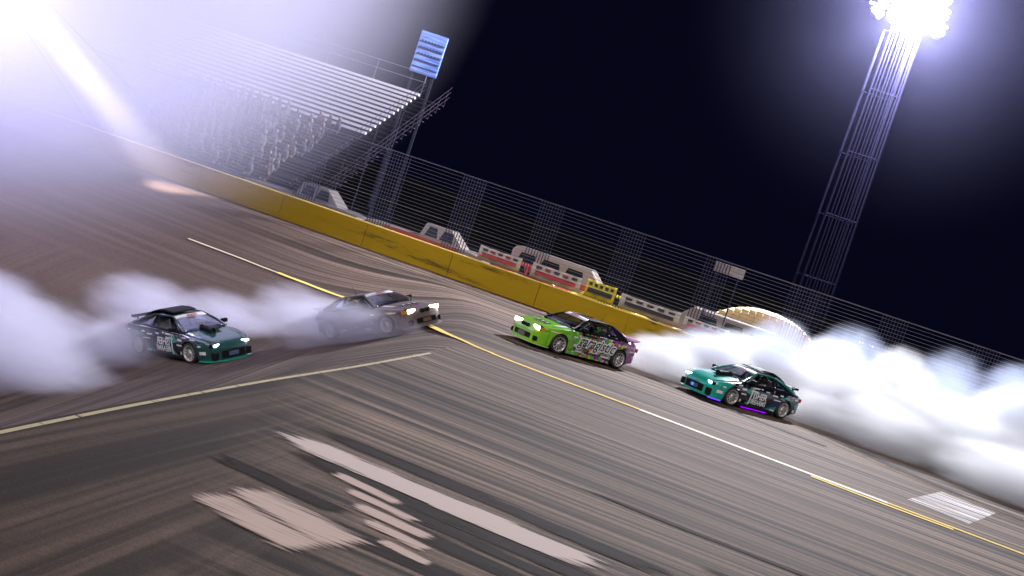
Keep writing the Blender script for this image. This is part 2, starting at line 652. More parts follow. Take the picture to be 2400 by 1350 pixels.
T1 = tower((15.55, 70.0, 0), 20.3, "tall lattice floodlight tower with a blazing lamp cluster beyond the catch fence", 165000, .95, .8)
T2 = tower((-22.6, 45.0, -4.2), 11.6, "unseen portable floodlight tower added to light the haze of the upper left corner", 42000, .6, .5, (.86, .85, 1))  # added out of view to make the corner glare

# added spot at the near tower; its shaft in haze stands for lens flare
sd = bpy.data.lights.new("flare_beam", 'SPOT')
sd.energy = 1700000
sd.spot_size = math.radians(9)
sd.spot_blend = .9
sd.shadow_soft_size = .25
sd.color = (1.0, .90, .80)
so = bpy.data.objects.new("flare_beam", sd)
COL.objects.link(so)
so.parent = T2
so.location = (.9, -1.9, 11.2)
so.rotation_euler = (Vector((-14.3, 54.0, -0.4)) - Vector((-21.7, 43.1, 7.0))).to_track_quat('-Z', 'Y').to_euler()

# ------------------------------------------------------------------ grandstand
M_alu = plain("bare_aluminium_plank", (0.78, 0.76, 0.82), 0.35, 0.12, 3, Metallic=0.2)
M_tread = plain("dark_bleacher_tread", (0.035, 0.03, 0.045), 0.8, 0.2, **{"Specular IOR Level": 0.1})
M_frame = plain("bleacher_frame_steel", (0.022, 0.022, 0.035), 0.9, 0.2, **{"Specular IOR Level": 0.0})
stand = empty("grandstand", (-11.5, 58.3, 0), wa)
tag(stand, "aluminium bleacher grandstand behind the fence with bright bare upper rows", "grandstand")
NR = 27
LEN = 34.0
for i in range(NR):
    yy = .8 + i * .60
    zz = 1.15 + i * .268
    x1 = .1 if i >= 13 else -.1
    up = i >= 14
    g = G()
    g.box((-LEN / 2 + x1, yy, zz), (LEN, .30 if up else .20, .14 if up else .05))
    g.obj("seat_plank", M_alu if up else plain("dark_seat_plank", (0.07, 0.06, 0.085), .5, .3) if i == 0 else bpy.data.materials.get("dark_seat_plank") if not up else M_alu, stand)  # lower rows use a much darker plank colour
    g = G()
    g.box((-LEN / 2 + x1, yy - .32, zz - .30), (LEN, .30, .04))
    g.obj("footboard", M_tread, stand)
    g = G()
    g.box((-LEN / 2 + x1, yy - .13, zz - .17), (LEN, .02, .20))
    g.obj("riser", M_tread, stand)
for q in range(8):
    xx = -.3 - q * 4.7
    g = G()
    g.tube([(xx, .5, .75), (xx, .8 + NR * .6, .8 + NR * .268)], .06, 4)
    for w in range(5):
        yy = 1 + w * 3.7
        g.tube([(xx, yy, 0), (xx, yy, .7 + (yy - .8) / .6 * .268)], .05, 4)
    g.obj("support_frame", M_frame, stand)
g = G()
top_z = 1.15 + NR * .268
for h in (.55, 1.05):
    g.tube([(.1, .8 + NR * .6, top_z + h), (-LEN, .8 + NR * .6, top_z + h)], .025, 5)
for q in range(12):
    g.tube([(-q * 3.05, .8 + NR * .6, top_z - .4), (-q * 3.05, .8 + NR * .6, top_z + 1.05)], .03, 5)
g.obj("back_rail", M_wire, stand)
# end stair with treads and rails
M_stair = plain("stair_tread_steel", (0.05, 0.04, 0.06), .9, .25, **{"Specular IOR Level": 0.0})
for i in range(NR):
    g = G()
    g.box((1.0, .5 + i * .60, .95 + i * .268), (1.5, .34, .04))
    g.obj("stair_tread", M_stair, stand)
for sx in (.28, 1.78):
    g = G()
    for h in (.35, .65, .95):
        g.tube([(sx, .5, .95 + h), (sx, .5 + NR * .6, .95 + NR * .268 + h)], .012, 5)
    for i in range(0, NR, 2):
        g.tube([(sx, .5 + i * .6, .9 + i * .268), (sx, .5 + i * .6, 1.9 + i * .268)], .012, 5)
    g.obj("stair_rail", M_stair, stand)

# spectators fill the lower rows: nobody can be counted there
rnd = random.Random(3)
cols = [(0.055, .045, .06), (.02, .02, .035), (.05, .02, .025), (.02, .025, .05), (.075, .065, .08), (.01, .01, .015), (.045, .035, .035)]
mats_c = [plain("crowd_cloth_%s" % w, c, .8, .2) for w, c in zip(["pale", "navy", "red", "blue", "white", "black", "tan"], cols)]
M_skin = plain("skin", (0.10, 0.06, 0.05), .55, .1)
cv, cf, cm = [], [], []
g = G()
gm = []


def blob(c, r, n=6, m=4):
    prof = [(math.sin(PI * j / m) * r[0] + 1e-4, -math.cos(PI * j / m)) for j in range(m + 1)]
    b = len(g.v)
    nf = len(g.f)
    gg = G().lathe([(p, h * r[2]) for p, h in prof], (0, 0, 0), 'Z', n)
    g.add([Vector((v.x, v.y * r[1] / r[0], v.z)) + Vector(c) for v in gg.v], gg.f)
    return len(g.f) - nf


for i in range(0, 13):
    xx = -.6
    while xx > -27:
        xx -= rnd.uniform(.42, .9)
        if rnd.random() < .22:
            continue
        yy = .8 + i * .6
        zz = 1.18 + i * .268
        mi = rnd.randrange(7)
        gm += [mi] * blob((xx, yy, zz + .30), (.20, .14, .33))
        gm += [7] * blob((xx, yy - .02, zz + .74), (.10, .11, .13))
        gm += [mi] * blob((xx - .10, yy - .28, zz + .04), (.08, .24, .09))
        gm += [mi] * blob((xx + .10, yy - .28, zz + .04), (.08, .24, .09))
o = g.obj("crowd", mats_c + [M_skin], None, True)
o.matrix_world = stand.matrix_world.copy()
o.location = stand.location
o.rotation_euler = stand.rotation_euler
o.data.polygons.foreach_set("material_index", gm)
tag(o, "mass of seated spectators on the lower rows of the grandstand", "crowd", None, "stuff")

# blue scoreboard behind the stand
sb = empty("scoreboard", (-9.2, 77.5, .9), wa * .6)
sb.scale = (.85, .85, .92)
tag(sb, "tall blue scoreboard panel with dark rows at the end of the grandstand", "scoreboard")
for sx in (-.75, .75):
    g = G()
    g.box((sx, .15, 4.9), (.18, .18, 9.8))
    g.obj("post", M_frame, sb)
M_blue = NT("blue_board_face")
tt = M_blue
tc = tt.n("TexCoord")
nz = tt.n("TexNoise", {"Vector": tt.n("Mapping", {0: tc.outputs["Object"], 3: (.5, 1, 5)}).outputs[0], "Scale": 1.5, "Detail": 4.0})
cc = tt.ramp(nz.outputs[0], [(0.35, (0.05, 0.10, 0.36)), (0.65, (0.16, 0.26, 0.62))])
M_blue = tt.bsdf(cc, .4, **{"Emission Color": cc, "Emission Strength": 0.16})
g = G()
g.box((0, 0, 10.75), (2.0, .2, 2.75))
bevel(g.obj("panel", M_blue, sb), .03, 1)
M_row = plain("dark_board_row", (.012, .02, .09), .5, .1)
for i in range(5):
    g = G()
    g.box((0, -.11, 9.75 + i * .42), (1.8, .03, .10 + .05 * (i % 2)))
    g.obj("display_row", M_row, sb)
for i in range(7):
    for j in range(3):
        g = G()
        g.box((-.72 + i * .24, -.13, 10.62 + j * .42), (.13, .02, .16))
        g.obj("digit_block", M_row, sb)


# ------------------------------------------------------------------ parked vehicles behind the wall
M_glassd = plain("dark_window_glass", (0.015, 0.017, 0.02), 0.1, 0.05)
M_tyre = plain("tyre_rubber", (0.018, 0.018, 0.019), 0.75, 0.2)
M_hub = plain("steel_wheel", (0.35, 0.35, 0.36), 0.4, 0.2)
M_red = paint("red_vehicle_paint", (0.42, 0.02, 0.02))
M_white = paint("white_vehicle_paint", (0.25, 0.21, 0.19))
M_yel = paint("yellow_vehicle_paint", (0.62, 0.50, 0.02))
M_grey = paint("grey_vehicle_paint", (0.17, 0.155, 0.15))
M_chrome = plain("tail_lamp_red", (0.5, 0.02, 0.02), .3, .1)


def extrude_profile(name, pts, w, mat, par, taper=0.0, bev=.05, zt=1.0):
    n = len(pts)
    vs = []
    for s_ in (-1, 1):
        for (a, b) in pts:
            ww = w / 2 * (1 - taper * max(0, (b - zt)) / 1.0)
            vs.append((a, s_ * ww, b))
    fs = [tuple(range(n)), tuple(reversed(range(n, 2 * n)))]
    for i in range(n):
        j = (i + 1) % n
        fs.append((i, i + n, j + n, j))
    o = mk(name, vs, fs, mat, par)
    return bevel(o, bev, 2)


def parked(kind, loc, rz, mat, label, stripe=None):
    R = empty({"sedan": "parked_car", "van": "parked_van", "pickup": "pickup_truck"}[kind], loc, rz)
    tag(R, label, {"sedan": "car", "van": "van", "pickup": "pickup truck"}[kind], "vehicles parked behind the yellow wall")
    if kind == "sedan":
        body = [(-2.25, .35), (-2.3, .75), (-2.2, .95), (-1.0, 1.0), (1.0, 1.0), (2.1, .85), (2.3, .6), (2.25, .3)]
        cab = [(-1.7, .98), (-1.05, 1.46), (.35, 1.48), (1.15, .98)]
        wins = [(-1.35, -.35, 1.05, 1.38), (-.25, .75, 1.05, 1.38)]
    elif kind == "van":
        body = [(-2.6, .35), (-2.65, 1.85), (-2.5, 2.1), (1.2, 2.1), (1.75, 1.55), (2.5, 1.25), (2.6, .4)]
        cab = None
        wins = [(-2.3, -1.4, 1.45, 1.85), (-1.2, -.2, 1.45, 1.85), (0, .95, 1.4, 1.85)]
    else:
        body = [(-2.8, .45), (-2.85, 1.15), (.2, 1.17), (2.0, 1.2), (2.75, 1.1), (2.85, .5)]
        cab = [(-.4, 1.15), (-.25, 1.80), (1.0, 1.82), (1.75, 1.15)]
        wins = [(-.15, .45, 1.25, 1.7), (.55, 1.2, 1.25, 1.68)]
    w = 1.8 if kind == "sedan" else 1.95
    extrude_profile("body", body, w, mat, R, .12, .07)
    if cab:
        extrude_profile("cab", cab, w * .88, mat, R, .3, .06)
    for (a, b, c, d) in wins:
        for s_ in (-1, 1):
            ww = w / 2 * (.88 if cab else 1.0)
            z0, z1 = c, d
            f = lambda z: ww * (1 - (.3 if cab else .12) * max(0, z - 1.0)) + .012
            ins = .12
            mk("window", [(a, s_ * f(z0), z0), (b, s_ * f(z0), z0), (b - ins, s_ * f(z1), z1), (a + ins, s_ * f(z1), z1),
                          (a, s_ * (f(z0) - .02), z0), (b, s_ * (f(z0) - .02), z0), (b - ins, s_ * (f(z1) - .02), z1), (a + ins, s_ * (f(z1) - .02), z1)],
               [(0, 1, 2, 3), (4, 7, 6, 5), (0, 4, 5, 1), (1, 5, 6, 2), (2, 6, 7, 3), (3, 7, 4, 0)], M_glassd, R)
    if stripe:
        for s_ in (-1, 1):
            g = G()
            zc = 1.2 if kind == "van" else .9 if kind == "sedan" else 1.02
            g.box((-.2, s_ * (w / 2 * (.99)), zc), (3.6, .03, .22))
            g.obj("stripe", stripe, R)
    wb = 1.35 if kind == "sedan" else 1.65
    for sx in (-1, 1):
        for sy in (-1, 1):
            g = G()
            g.lathe([(.2, -.11), (.33, -.11), (.345, -.05), (.345, .05), (.33, .11), (.2, .11)], (sx * wb, sy * (w / 2 - .1), .345), 'Y', 20)
            tyre = g.obj("wheel", M_tyre, R, True)
            g = G()
            g.lathe([(.205, .10), (.12, .06), (.001, .08)], (sx * wb, sy * (w / 2 - .1), .345), 'Y', 16)
            if sy < 0:
                g.v = [Vector((v.x, 2 * sy * (w / 2 - .1) - v.y, v.z)) for v in g.v]
            g.obj("rim", M_hub, tyre, True)
    for sy in (-1, 1):
        g = G()
        g.box(((2.24 if kind == "sedan" else 2.5 if kind == "van" else 2.8), sy * .62, .75), (.14, .3, .14))
        g.obj("headlight", M_white, R)
        g = G()
        g.box(((-2.26 if kind == "sedan" else -2.6 if kind == "van" else -2.82), sy * .7, .85), (.08, .2, .3))
        g.obj("tail_light", M_chrome, R)
    return R


def px_y(x, off):
    return wall_y(x) + off


parked("pickup", (-4.2, px_y(-4.2, 3.6), 0), wa, M_white, "white pickup truck with a dark red stripe, leftmost behind the yellow wall", M_red)
parked("sedan", (.2, px_y(.2, 2.9), 0), wa + PI, M_red, "red car parked behind the yellow wall just right of the white pickup")
parked("van", (2.2, px_y(2.2, 6.6), 0), wa, M_white, "white van with a red stripe parked behind the yellow car", M_red)
parked("sedan", (4.5, px_y(4.5, 3.1), 0), wa, M_yel, "bright yellow car parked behind the wall above the green drift car")
parked("van", (9.3, px_y(9.3, 5.4), 0), wa + PI, M_grey, "pale grey van parked behind the wall left of the tan canopy")
parked("sedan", (9.2, px_y(9.2, 2.7), 0), wa, M_white, "white car with a faded red stripe parked right of the yellow car", M_red)
parked("sedan", (13.6, px_y(13.6, 2.7), 0), wa, M_red, "red car half lost in tyre smoke below the tan canopy")
parked("pickup", (-10.0, px_y(-10, 2.4), 0), wa, M_grey, "grey pickup truck parked below the end of the grandstand")

# banner boards hanging on the fence
M_bw = plain("white_banner_vinyl", (0.42, 0.35, 0.29), .5, .2, 2)
M_br = plain("red_banner_vinyl", (0.40, 0.03, 0.03), .5, .2, 2)
M_by = plain("yellow_banner_vinyl", (0.60, 0.48, 0.01), .5, .25, 3)
M_bk = plain("black_banner_vinyl", (0.02, 0.02, 0.02), .5, .2, 2)
ban = [(-.9, 1.9, .62, M_bw, M_br, "white banner with a red band, leftmost one tied to the fence"),
       (1.6, 2.2, .66, M_bw, M_br, "long white banner with red band left of the yellow banner"),
       (3.55, 1.3, .74, M_by, M_bk, "yellow banner with dark band tied to the fence"),
       (5.7, 2.6, .62, M_bw, M_bk, "white banner with a dark band right of the yellow banner"),
       (8.1, 1.9, .58, M_bw, M_br, "white banner with a red block above the wall, rightmost one")]
for (bx, bw, bh, m1, m2, lab) in ban:
    B = empty("fence_banner", (bx, wall_y(bx) + .45, 1.12), wa)
    tag(B, lab, "banner", "banners tied to the catch fence")
    nseg = 12
    vs, fs = [], []
    for i in range(nseg + 1):
        u = -bw / 2 + bw * i / nseg
        o_ = .03 * math.sin(i * 1.7)
        sag = .03 * math.sin(PI * i / nseg)
        for (yy, zz) in ((o_, 0), (o_ + .01, bh - sag), (o_ + .02, bh - sag), (o_ + .02, 0)):
            vs.append((u, yy, zz))
    for i in range(nseg):
        for k in range(4):
            k2 = (k + 1) % 4
            fs.append((i * 4 + k, (i + 1) * 4 + k, (i + 1) * 4 + k2, i * 4 + k2))
    mk("sheet", vs, fs, m1, B, True)
    g = G()
    g.box((0, -.05, bh * .42), (bw * .82, .03, bh * .26))
    g.obj("band", m2, B)
    for i in range(5):
        g = G()
        g.box((-bw * .36 + i * bw * .18, -.05, bh * .78), (bw * .11, .03, bh * .13))
        g.obj("print_block", m2 if i % 2 else M_bk, B)

# tan canopy tent
CT = empty("canopy_tent", (11.6, px_y(11.6, 7.0), .1), wa)
tag(CT, "tan canopy tent with a curved roof behind the fence right of the grey van", "tent")
M_tan = plain("tan_canvas", (0.58, 0.40, 0.18), .7, .25, 2)
vs, fs = [], []
NU, NV = 18, 6
for i in range(NU + 1):
    u = i / NU * 2 - 1
    for j in range(NV + 1):
        v = j / NV * 2 - 1
        zz = 1.85 + .95 * (1 - abs(u) ** 2.4) * (1 - .35 * abs(v) ** 2)
        vs.append((u * 2.5, v * 1.4, zz))
for i in range(NU):
    for j in range(NV):
        a = i * (NV + 1) + j
        fs.append((a, a + NV + 1, a + NV + 2, a + 1))
mk("canopy_roof", vs, fs, M_tan, CT, True)
g = G()
for i in range(16):
    u = -2.4 + i * .32
    hh = .30 + .75 * (1 - abs(u / 2.5) ** 2.4)
    g.box((u, -1.42 - .008 * (i % 2), 1.62 + hh / 2), (.31, .03, hh))
g.obj("valance", M_tan, CT)
for sx in (-2.35, 2.35):
    for sy in (-1.3, 1.3):
        g = G()
        g.tube([(sx, sy, 0), (sx, sy, 1.9)], .04, 6)
        g.obj("tent_pole", M_steel, CT)
g = G()
g.box((0, 1.3, 1.0), (4.4, .03, 1.7))
g.obj("back_curtain", plain("brown_curtain", (.12, .08, .05), .8, .3), CT)


# ------------------------------------------------------------------ people
def skin_person(name, joints, edges, mat, parent=None, sub=1):
    me = bpy.data.meshes.new(name)
    me.from_pydata([j[:3] for j in joints], edges, [])
    o = bpy.data.objects.new(name, me)
    COL.objects.link(o)
    md = o.modifiers.new("s", 'SKIN')
    sv = me.skin_vertices[0].data
    for i, j in enumerate(joints):
        rr = j[3]
        sv[i].radius = rr if isinstance(rr, tuple) else (rr, rr)
        sv[i].use_root = (i == 0)
    if sub:
        m2 = o.modifiers.new("d", 'SUBSURF')
        m2.levels = sub
        m2.render_levels = sub
    dg = bpy.context.evaluated_depsgraph_get()
    ev = o.evaluated_get(dg)
    nm = bpy.data.meshes.new_from_object(ev)
    bpy.data.objects.remove(o)
    nm.polygons.foreach_set("use_smooth", [True] * len(nm.polygons))
    o = link(name, nm, mat, parent)
    return o


def driver(car, label, suit_col, helm_col, yoff=.36):
    """seated driver behind the wheel, in car space"""
    P = empty("person", (0, 0, 0))
    P.matrix_world = car.matrix_world.copy()
    tag(P, label, "person")
    y = yoff
    J = [(-.42, y, .40, .13), (-.50, y, .62, .14), (-.55, y, .82, (.15, .12)), (-.54, y, .94, .055), (-.52, y, 1.03, .075)]
    E = [(0, 1), (1, 2), (2, 3), (3, 4)]

    def chain(start, pts):
        prev = start
        for p in pts:
            J.append(p)
            E.append((prev, len(J) - 1))
            prev = len(J) - 1
        return prev
    for s_ in (-1, 1):
        h = chain(2, [(-.54, y + s_ * .19, .84, .065), (-.34, y + s_ * .25, .66, .048), (-.10, y + s_ * .16, .76, .034), (-.04, y + s_ * .14, .79, .03)])
        for q in range(4):
            chain(h, [(.01, y + s_ * (.13 - .018 * q), .80 + .018 * (q - 1.5), .009), (.035, y + s_ * (.115 - .018 * q), .775 + .016 * (q - 1.5), .0085)])
        chain(h, [(-.02, y + s_ * .105, .82, .010), (.015, y + s_ * .10, .83, .009)])
        chain(0, [(-.38, y + s_ * .09, .40, .09), (.02, y + s_ * .13, .50, .065), (.34, y + s_ * .11, .28, .045), (.44, y + s_ * .11, .30, .035)])
    body = skin_person("body", J, E, plain("racing_suit", suit_col, .8, .15), P, 1)
    g = G()
    pr = [(math.sin(PI * j / 10) * .135 + .0005, -math.cos(PI * j / 10) * .15) for j in range(11)]
    g.lathe(pr, (-.50, y, 1.06), 'Z', 18)
    g.v = [Vector((-.50 + (v.x + .50) * 1.12, v.y, v.z)) for v in g.v]
    hl = g.obj("helmet", plain("helmet_shell", helm_col, .2, .1), P, True)
    g = G()
    pr = [(.142 * math.cos(a), .15 * math.sin(a)) for a in (-.28, -.1, .1, .3)]
    vs, fs = [], []
    for j, (r_, h) in enumerate(pr):
        for i in range(9):
            a = -.95 + 1.9 * i / 8
            vs.append((-.50 + r_ * 1.12 * math.cos(a), y + r_ * math.sin(a), 1.07 + h))
    for j in range(3):
        for i in range(8):
            fs.append((j * 9 + i, j * 9 + i + 1, (j + 1) * 9 + i + 1, (j + 1) * 9 + i))
    mk("visor", vs, fs, M_glassd, hl, True)
    return P


# ------------------------------------------------------------------ drift cars
class CarShape:
    pass


def e_shape():
    c = CarShape()
    c.xf, c.xr, c.wb = 2.26, -2.20, 1.35
    c.top = [(-2.20, .60), (-2.16, .93), (-2.10, .985), (-1.95, 1.0), (-1.6, .985), (-.9, .965), (.7, .935), (1.1, .885), (1.7, .80), (2.0, .755), (2.13, .71), (2.18, .62), (2.26, .52)]
    c.sh = [(-2.20, .55), (-2.16, .80), (-2.05, .885), (-1.7, .90), (0, .865), (.7, .855), (1.3, .80), (1.9, .71), (2.13, .62), (2.26, .45)]
    c.w = [(-2.20, .62), (-2.12, .76), (-1.95, .84), (-1.7, .885), (-1.35, .915), (-.95, .88), (-.6, .868), (.7, .868), (1.0, .885), (1.35, .915), (1.65, .89), (1.95, .82), (2.12, .72), (2.2, .62), (2.26, .50)]
    c.low = [(-2.20, .30), (-1.8, .24), (-1.7, .17), (0, .135), (1.7, .13), (2.26, .12)]
    c.gh = dict(wb=.82, wt=.56, x_ws=.92, x_rf=.16, x_rr=-.92, x_rw=-1.66, zb=.93, zr=1.325)
    return c


def s_shape():
    c = CarShape()
    c.xf, c.xr, c.wb = 2.20, -2.16, 1.2625
    c.top = [(-2.16, .62), (-2.12, .88), (-2.05, .945), (-1.85, .965), (-1.5, .965), (-.9, .95), (.7, .91), (1.1, .865), (1.6, .775), (1.9, .70), (2.05, .635), (2.13, .55), (2.20, .46)]
    c.sh = [(-2.16, .52), (-2.1, .76), (-1.95, .86), (-1.6, .88), (0, .84), (.7, .82), (1.2, .77), (1.75, .67), (2.05, .56), (2.20, .40)]
    c.w = [(-2.16, .66), (-2.08, .78), (-1.9, .85), (-1.6, .90), (-1.26, .93), (-.9, .885), (-.5, .865), (.65, .865), (.95, .90), (1.26, .935), (1.55, .91), (1.85, .83), (2.02, .72), (2.13, .58), (2.20, .44)]
    c.low = [(-2.16, .30), (-1.75, .22), (-1.65, .15), (0, .12), (1.6, .11), (2.20, .10)]
    c.gh = dict(wb=.79, wt=.53, x_ws=.90, x_rf=.08, x_rr=-.80, x_rw=-1.72, zb=.90, zr=1.27)
    return c


ARCH_R = .365
WH_R = .315


def low_z(c, x):
    z = interp(c.low, x)
    for xa in (-c.wb, c.wb):
        d = abs(x - xa)
        if d < ARCH_R:
            z = max(z, WH_R + math.sqrt(ARCH_R ** 2 - d * d) * .98)
    return z


def prof_y(z):
    return interp([(0.08, .93), (.20, .965), (.33, .99), (.55, 1.0), (.70, .99), (.85, .955), (.95, .90)], z)


def side_y(c, x, z):
    return interp(c.w, x) * prof_y(z)


FR = [0, .12, .28, .46, .64, .82, 1.0]


def section(c, x):
    """half section, bottom to centre"""
    zl, sh, tp, w = low_z(c, x), interp(c.sh, x), interp(c.top, x), interp(c.w, x)
    sh = max(sh, zl + .03)
    tp = max(tp, sh + .01)
    pts = []
    for f in FR:
        z = zl + (sh - zl) * f
        pts.append((w * prof_y(z), z))
    y0 = pts[-1][0]
    pts.append((y0 * .955, sh + (tp - sh) * .38))
    pts.append((y0 * .86, sh + (tp - sh) * .62))
    pts.append((y0 * .60, sh + (tp - sh) * .86))
    pts.append((y0 * .30, sh + (tp - sh) * .97))
    pts.append((0, tp))
    return pts


def zone(c, x, k, z):
    """which body panel a face belongs to; k = index in the half section"""
    g_ = c.gh
    if k >= 7:
        if x > g_['x_ws'] - .02 and x < c.xf - .16:
            return "bonnet" if k >= 8 else "front_wing"
        if x < g_['x_rw'] + .02 and x > c.xr + .10:
            return "boot_lid" if k >= 8 else "body"
        if x >= c.xf - .16:
            return "front_bumper"
        return "body"
    if x > c.xf - .42:
        return "front_bumper" if z < .62 or x > c.xf - .2 else "front_wing"
    if x > .72:
        return "front_wing"
    if -.66 < x <= .72 and z > .22:
        return "door"
    if x < c.xr + .34:
        return "rear_bumper" if z < .60 else "body"
    return "body"


def build_body(c, mats, parent):
    xs_ = sorted(set([round(c.xr + (c.xf - c.xr) * i / 84, 4) for i in range(85)] +
                     [round(xa + s_ * ARCH_R * f, 4) for xa in (-c.wb, c.wb) for s_ in (-1, 1) for f in (.8, .93, .98, 1.0)] +
                     [c.xf - .16, .72, -.66]))
    rows = [section(c, x) for x in xs_]
    K = len(rows[0])
    parts = {}
    for side in (1, -1):
        for i in range(len(xs_) - 1):
            for k in range(K - 1):
                q = [(xs_[i], side * rows[i][k][0], rows[i][k][1]), (xs_[i], side * rows[i][k + 1][0], rows[i][k + 1][1]),
                     (xs_[i + 1], side * rows[i + 1][k + 1][0], rows[i + 1][k + 1][1]), (xs_[i + 1], side * rows[i + 1][k][0], rows[i + 1][k][1])]
                xm = (xs_[i] + xs_[i + 1]) / 2
                zm = sum(p[2] for p in q) / 4
                if k >= 7 and c.gh['x_rw'] + .05 < xm < c.gh['x_ws'] - .06 and k >= 8:
                    continue  # opening under the glasshouse
                zn = zone(c, xm, k, zm)
                key = (zn, side) if zn in ("door", "front_wing") else (zn, 0)
                if side < 0:
                    q = q[::-1]
                parts.setdefault(key, []).append(q)
        # end caps
        for i, zn in ((0, "rear_bumper"), (len(xs_) - 1, "front_bumper")):
            for k in range(K - 1):
                q = [(xs_[i], side * rows[i][k][0], rows[i][k][1]), (xs_[i], 0, rows[i][k][1]), (xs_[i], 0, rows[i][k + 1][1]), (xs_[i], side * rows[i][k + 1][0], rows[i][k + 1][1])]
                parts.setdefault((zn, 0), []).append(q)
    res = {}
    for (zn, sd), quads in parts.items():
        idx, vs, fs = {}, [], []
        for q in quads:
            f = []
            for p in q:
                key = tuple(round(a, 4) for a in p)
                if key not in idx:
                    idx[key] = len(vs)
                    vs.append(key)
                if idx[key] not in f:
                    f.append(idx[key])
            if len(f) >= 3:
                fs.append(tuple(f))
        o = mk(zn, vs, fs, mats.get(zn, mats["body"]), parent, True)
        bm = bmesh.new()
        bm.from_mesh(o.data)
        bmesh.ops.recalc_face_normals(bm, faces=bm.faces)
        bm.to_mesh(o.data)
        bm.free()
        for p in o.data.polygons:
            p.use_smooth = True
        sm_ = o.modifiers.new("thick", 'SOLIDIFY')
        sm_.thickness = .018
        sm_.offset = -1
        res[(zn, sd)] = o
    return res


def patch(name, c00, c10, c11, c01, mat, parent, nu=8, nv=5, bulge=Vector((0, 0, 0)), inset=0.0, thick=.006):
    A, B, C_, D = (Vector(v) for v in (c00, c10, c11, c01))
    vs, fs = [], []
    for j in range(nv + 1):
        for i in range(nu + 1):
            u, v = i / nu, j / nv
            u2 = inset + (1 - 2 * inset) * u
            v2 = inset + (1 - 2 * inset) * v
            p = (A * (1 - u2) + B * u2) * (1 - v2) + (D * (1 - u2) + C_ * u2) * v2
            p += bulge * (4 * u2 * (1 - u2)) * (.6 + .4 * 4 * v2 * (1 - v2))
            vs.append(p)
    for j in range(nv):
        for i in range(nu):
            a = j * (nu + 1) + i
            fs.append((a, a + 1, a + nu + 2, a + nu + 1))
    o = mk(name, vs, fs, mat, parent, True)
    m_ = o.modifiers.new("thick", 'SOLIDIFY')
    m_.thickness = thick
    return o


def drape_poly(name, c, pts, mat, parent, off=.006, side=1):
    """flat vinyl shape given in side view (x, z), wrapped on the flank"""
    bm = bmesh.new()
    vv = [bm.verts.new((p[0], 0, p[1])) for p in pts]
    bm.faces.new(vv)
    bmesh.ops.triangulate(bm, faces=bm.faces)
    for _ in range(3):
        long_e = [e for e in bm.edges if e.calc_length() > .12]
        if not long_e:
            break
        bmesh.ops.subdivide_edges(bm, edges=long_e, cuts=1, use_grid_fill=True)
        bmesh.ops.triangulate(bm, faces=bm.faces)
    bad = [f for f in bm.faces if f.calc_center_median().z < low_z(c, f.calc_center_median().x) + .005]
    bmesh.ops.delete(bm, geom=bad, context='FACES')
    for v in bm.verts:
        v.co.y = side * (side_y(c, v.co.x, v.co.z) + off)
    me = bpy.data.meshes.new(name)
    bm.to_mesh(me)
    bm.free()
    return link(name, me, mat, parent)


def text_mesh(body, size, shear=0.0, offset=0.0, spacing=1.0, scale_x=1.0):
    cu = bpy.data.curves.new("t", 'FONT')
    cu.body = body
    cu.size = size
    cu.shear = shear
    cu.offset = offset
    cu.space_character = spacing
    cu.align_x = 'CENTER'
    cu.align_y = 'CENTER'
    cu.resolution_u = 3
    o = bpy.data.objects.new("t", cu)
    COL.objects.link(o)
    dg = bpy.context.evaluated_depsgraph_get()
    me = bpy.data.meshes.new_from_object(o.evaluated_get(dg))
    bpy.data.objects.remove(o)
    for v in me.vertices:
        v.co.x *= scale_x
    return me


def side_text(name, c, body, x0, z0, size, mat, parent, shear=0.0, offset=0.0, rise=0.0, off=.010, scale_x=1.0, spacing=1.0):
    """lettering on the left flank; reads from nose to tail"""
    me = text_mesh(body, size, shear, offset, spacing, scale_x)
    bm = bmesh.new()
    bm.from_mesh(me)
    bmesh.ops.triangulate(bm, faces=bm.faces)
    ca, sa = math.cos(rise), math.sin(rise)
    for v in bm.verts:
        a, b = v.co.x * ca - v.co.y * sa, v.co.x * sa + v.co.y * ca
        x_ = x0 - a
        z_ = z0 + b
        v.co = Vector((x_, side_y(c, x_, z_) + off, z_))
    bm.to_mesh(me)
    bm.free()
    return link(name, me, mat, parent)


def rect(x0, z0, w, h, sl=0.0):
    return [(x0 - w / 2, z0 - h / 2), (x0 + w / 2, z0 - h / 2 + sl), (x0 + w / 2, z0 + h / 2 + sl), (x0 - w / 2, z0 + h / 2)]


M_black = plain("satin_black", (0.012, 0.012, 0.014), .7, .1, **{"Specular IOR Level": 0.12})
M_rim = plain("polished_rim", (0.62, 0.60, 0.60), .28, .15, 8, Metallic=.55)
M_rimd = plain("rim_centre", (0.20, 0.18, 0.19), .35, .2, 8, Metallic=.5)
M_int = plain("cockpit_black", (0.010, 0.010, 0.011), .7, .1)
M_cage = plain("roll_cage_tube", (0.20, .21, .22), .4, .1)
M_lipw = plain("white_vinyl", (0.72, 0.72, 0.74), .4, .08)
M_lipb = plain("black_vinyl", (0.012, 0.012, 0.02), .4, .08)
t = NT("car_glass")
gl = t.n("BsdfGlossy", {0: (1, 1, 1, 1), 1: .06})
tr = t.n("BsdfTransparent", {0: (.72, .75, .80, 1)})
lw = t.n("LayerWeight", {0: .35})
mx = t.n("MixShader", {0: t.math('MULTIPLY_ADD', lw.outputs[0], .5, .08), 1: tr.outputs[0], 2: gl.outputs[0]})
t.t.links.new(mx.outputs[0], t.out.inputs[0])
M_glass = t.m


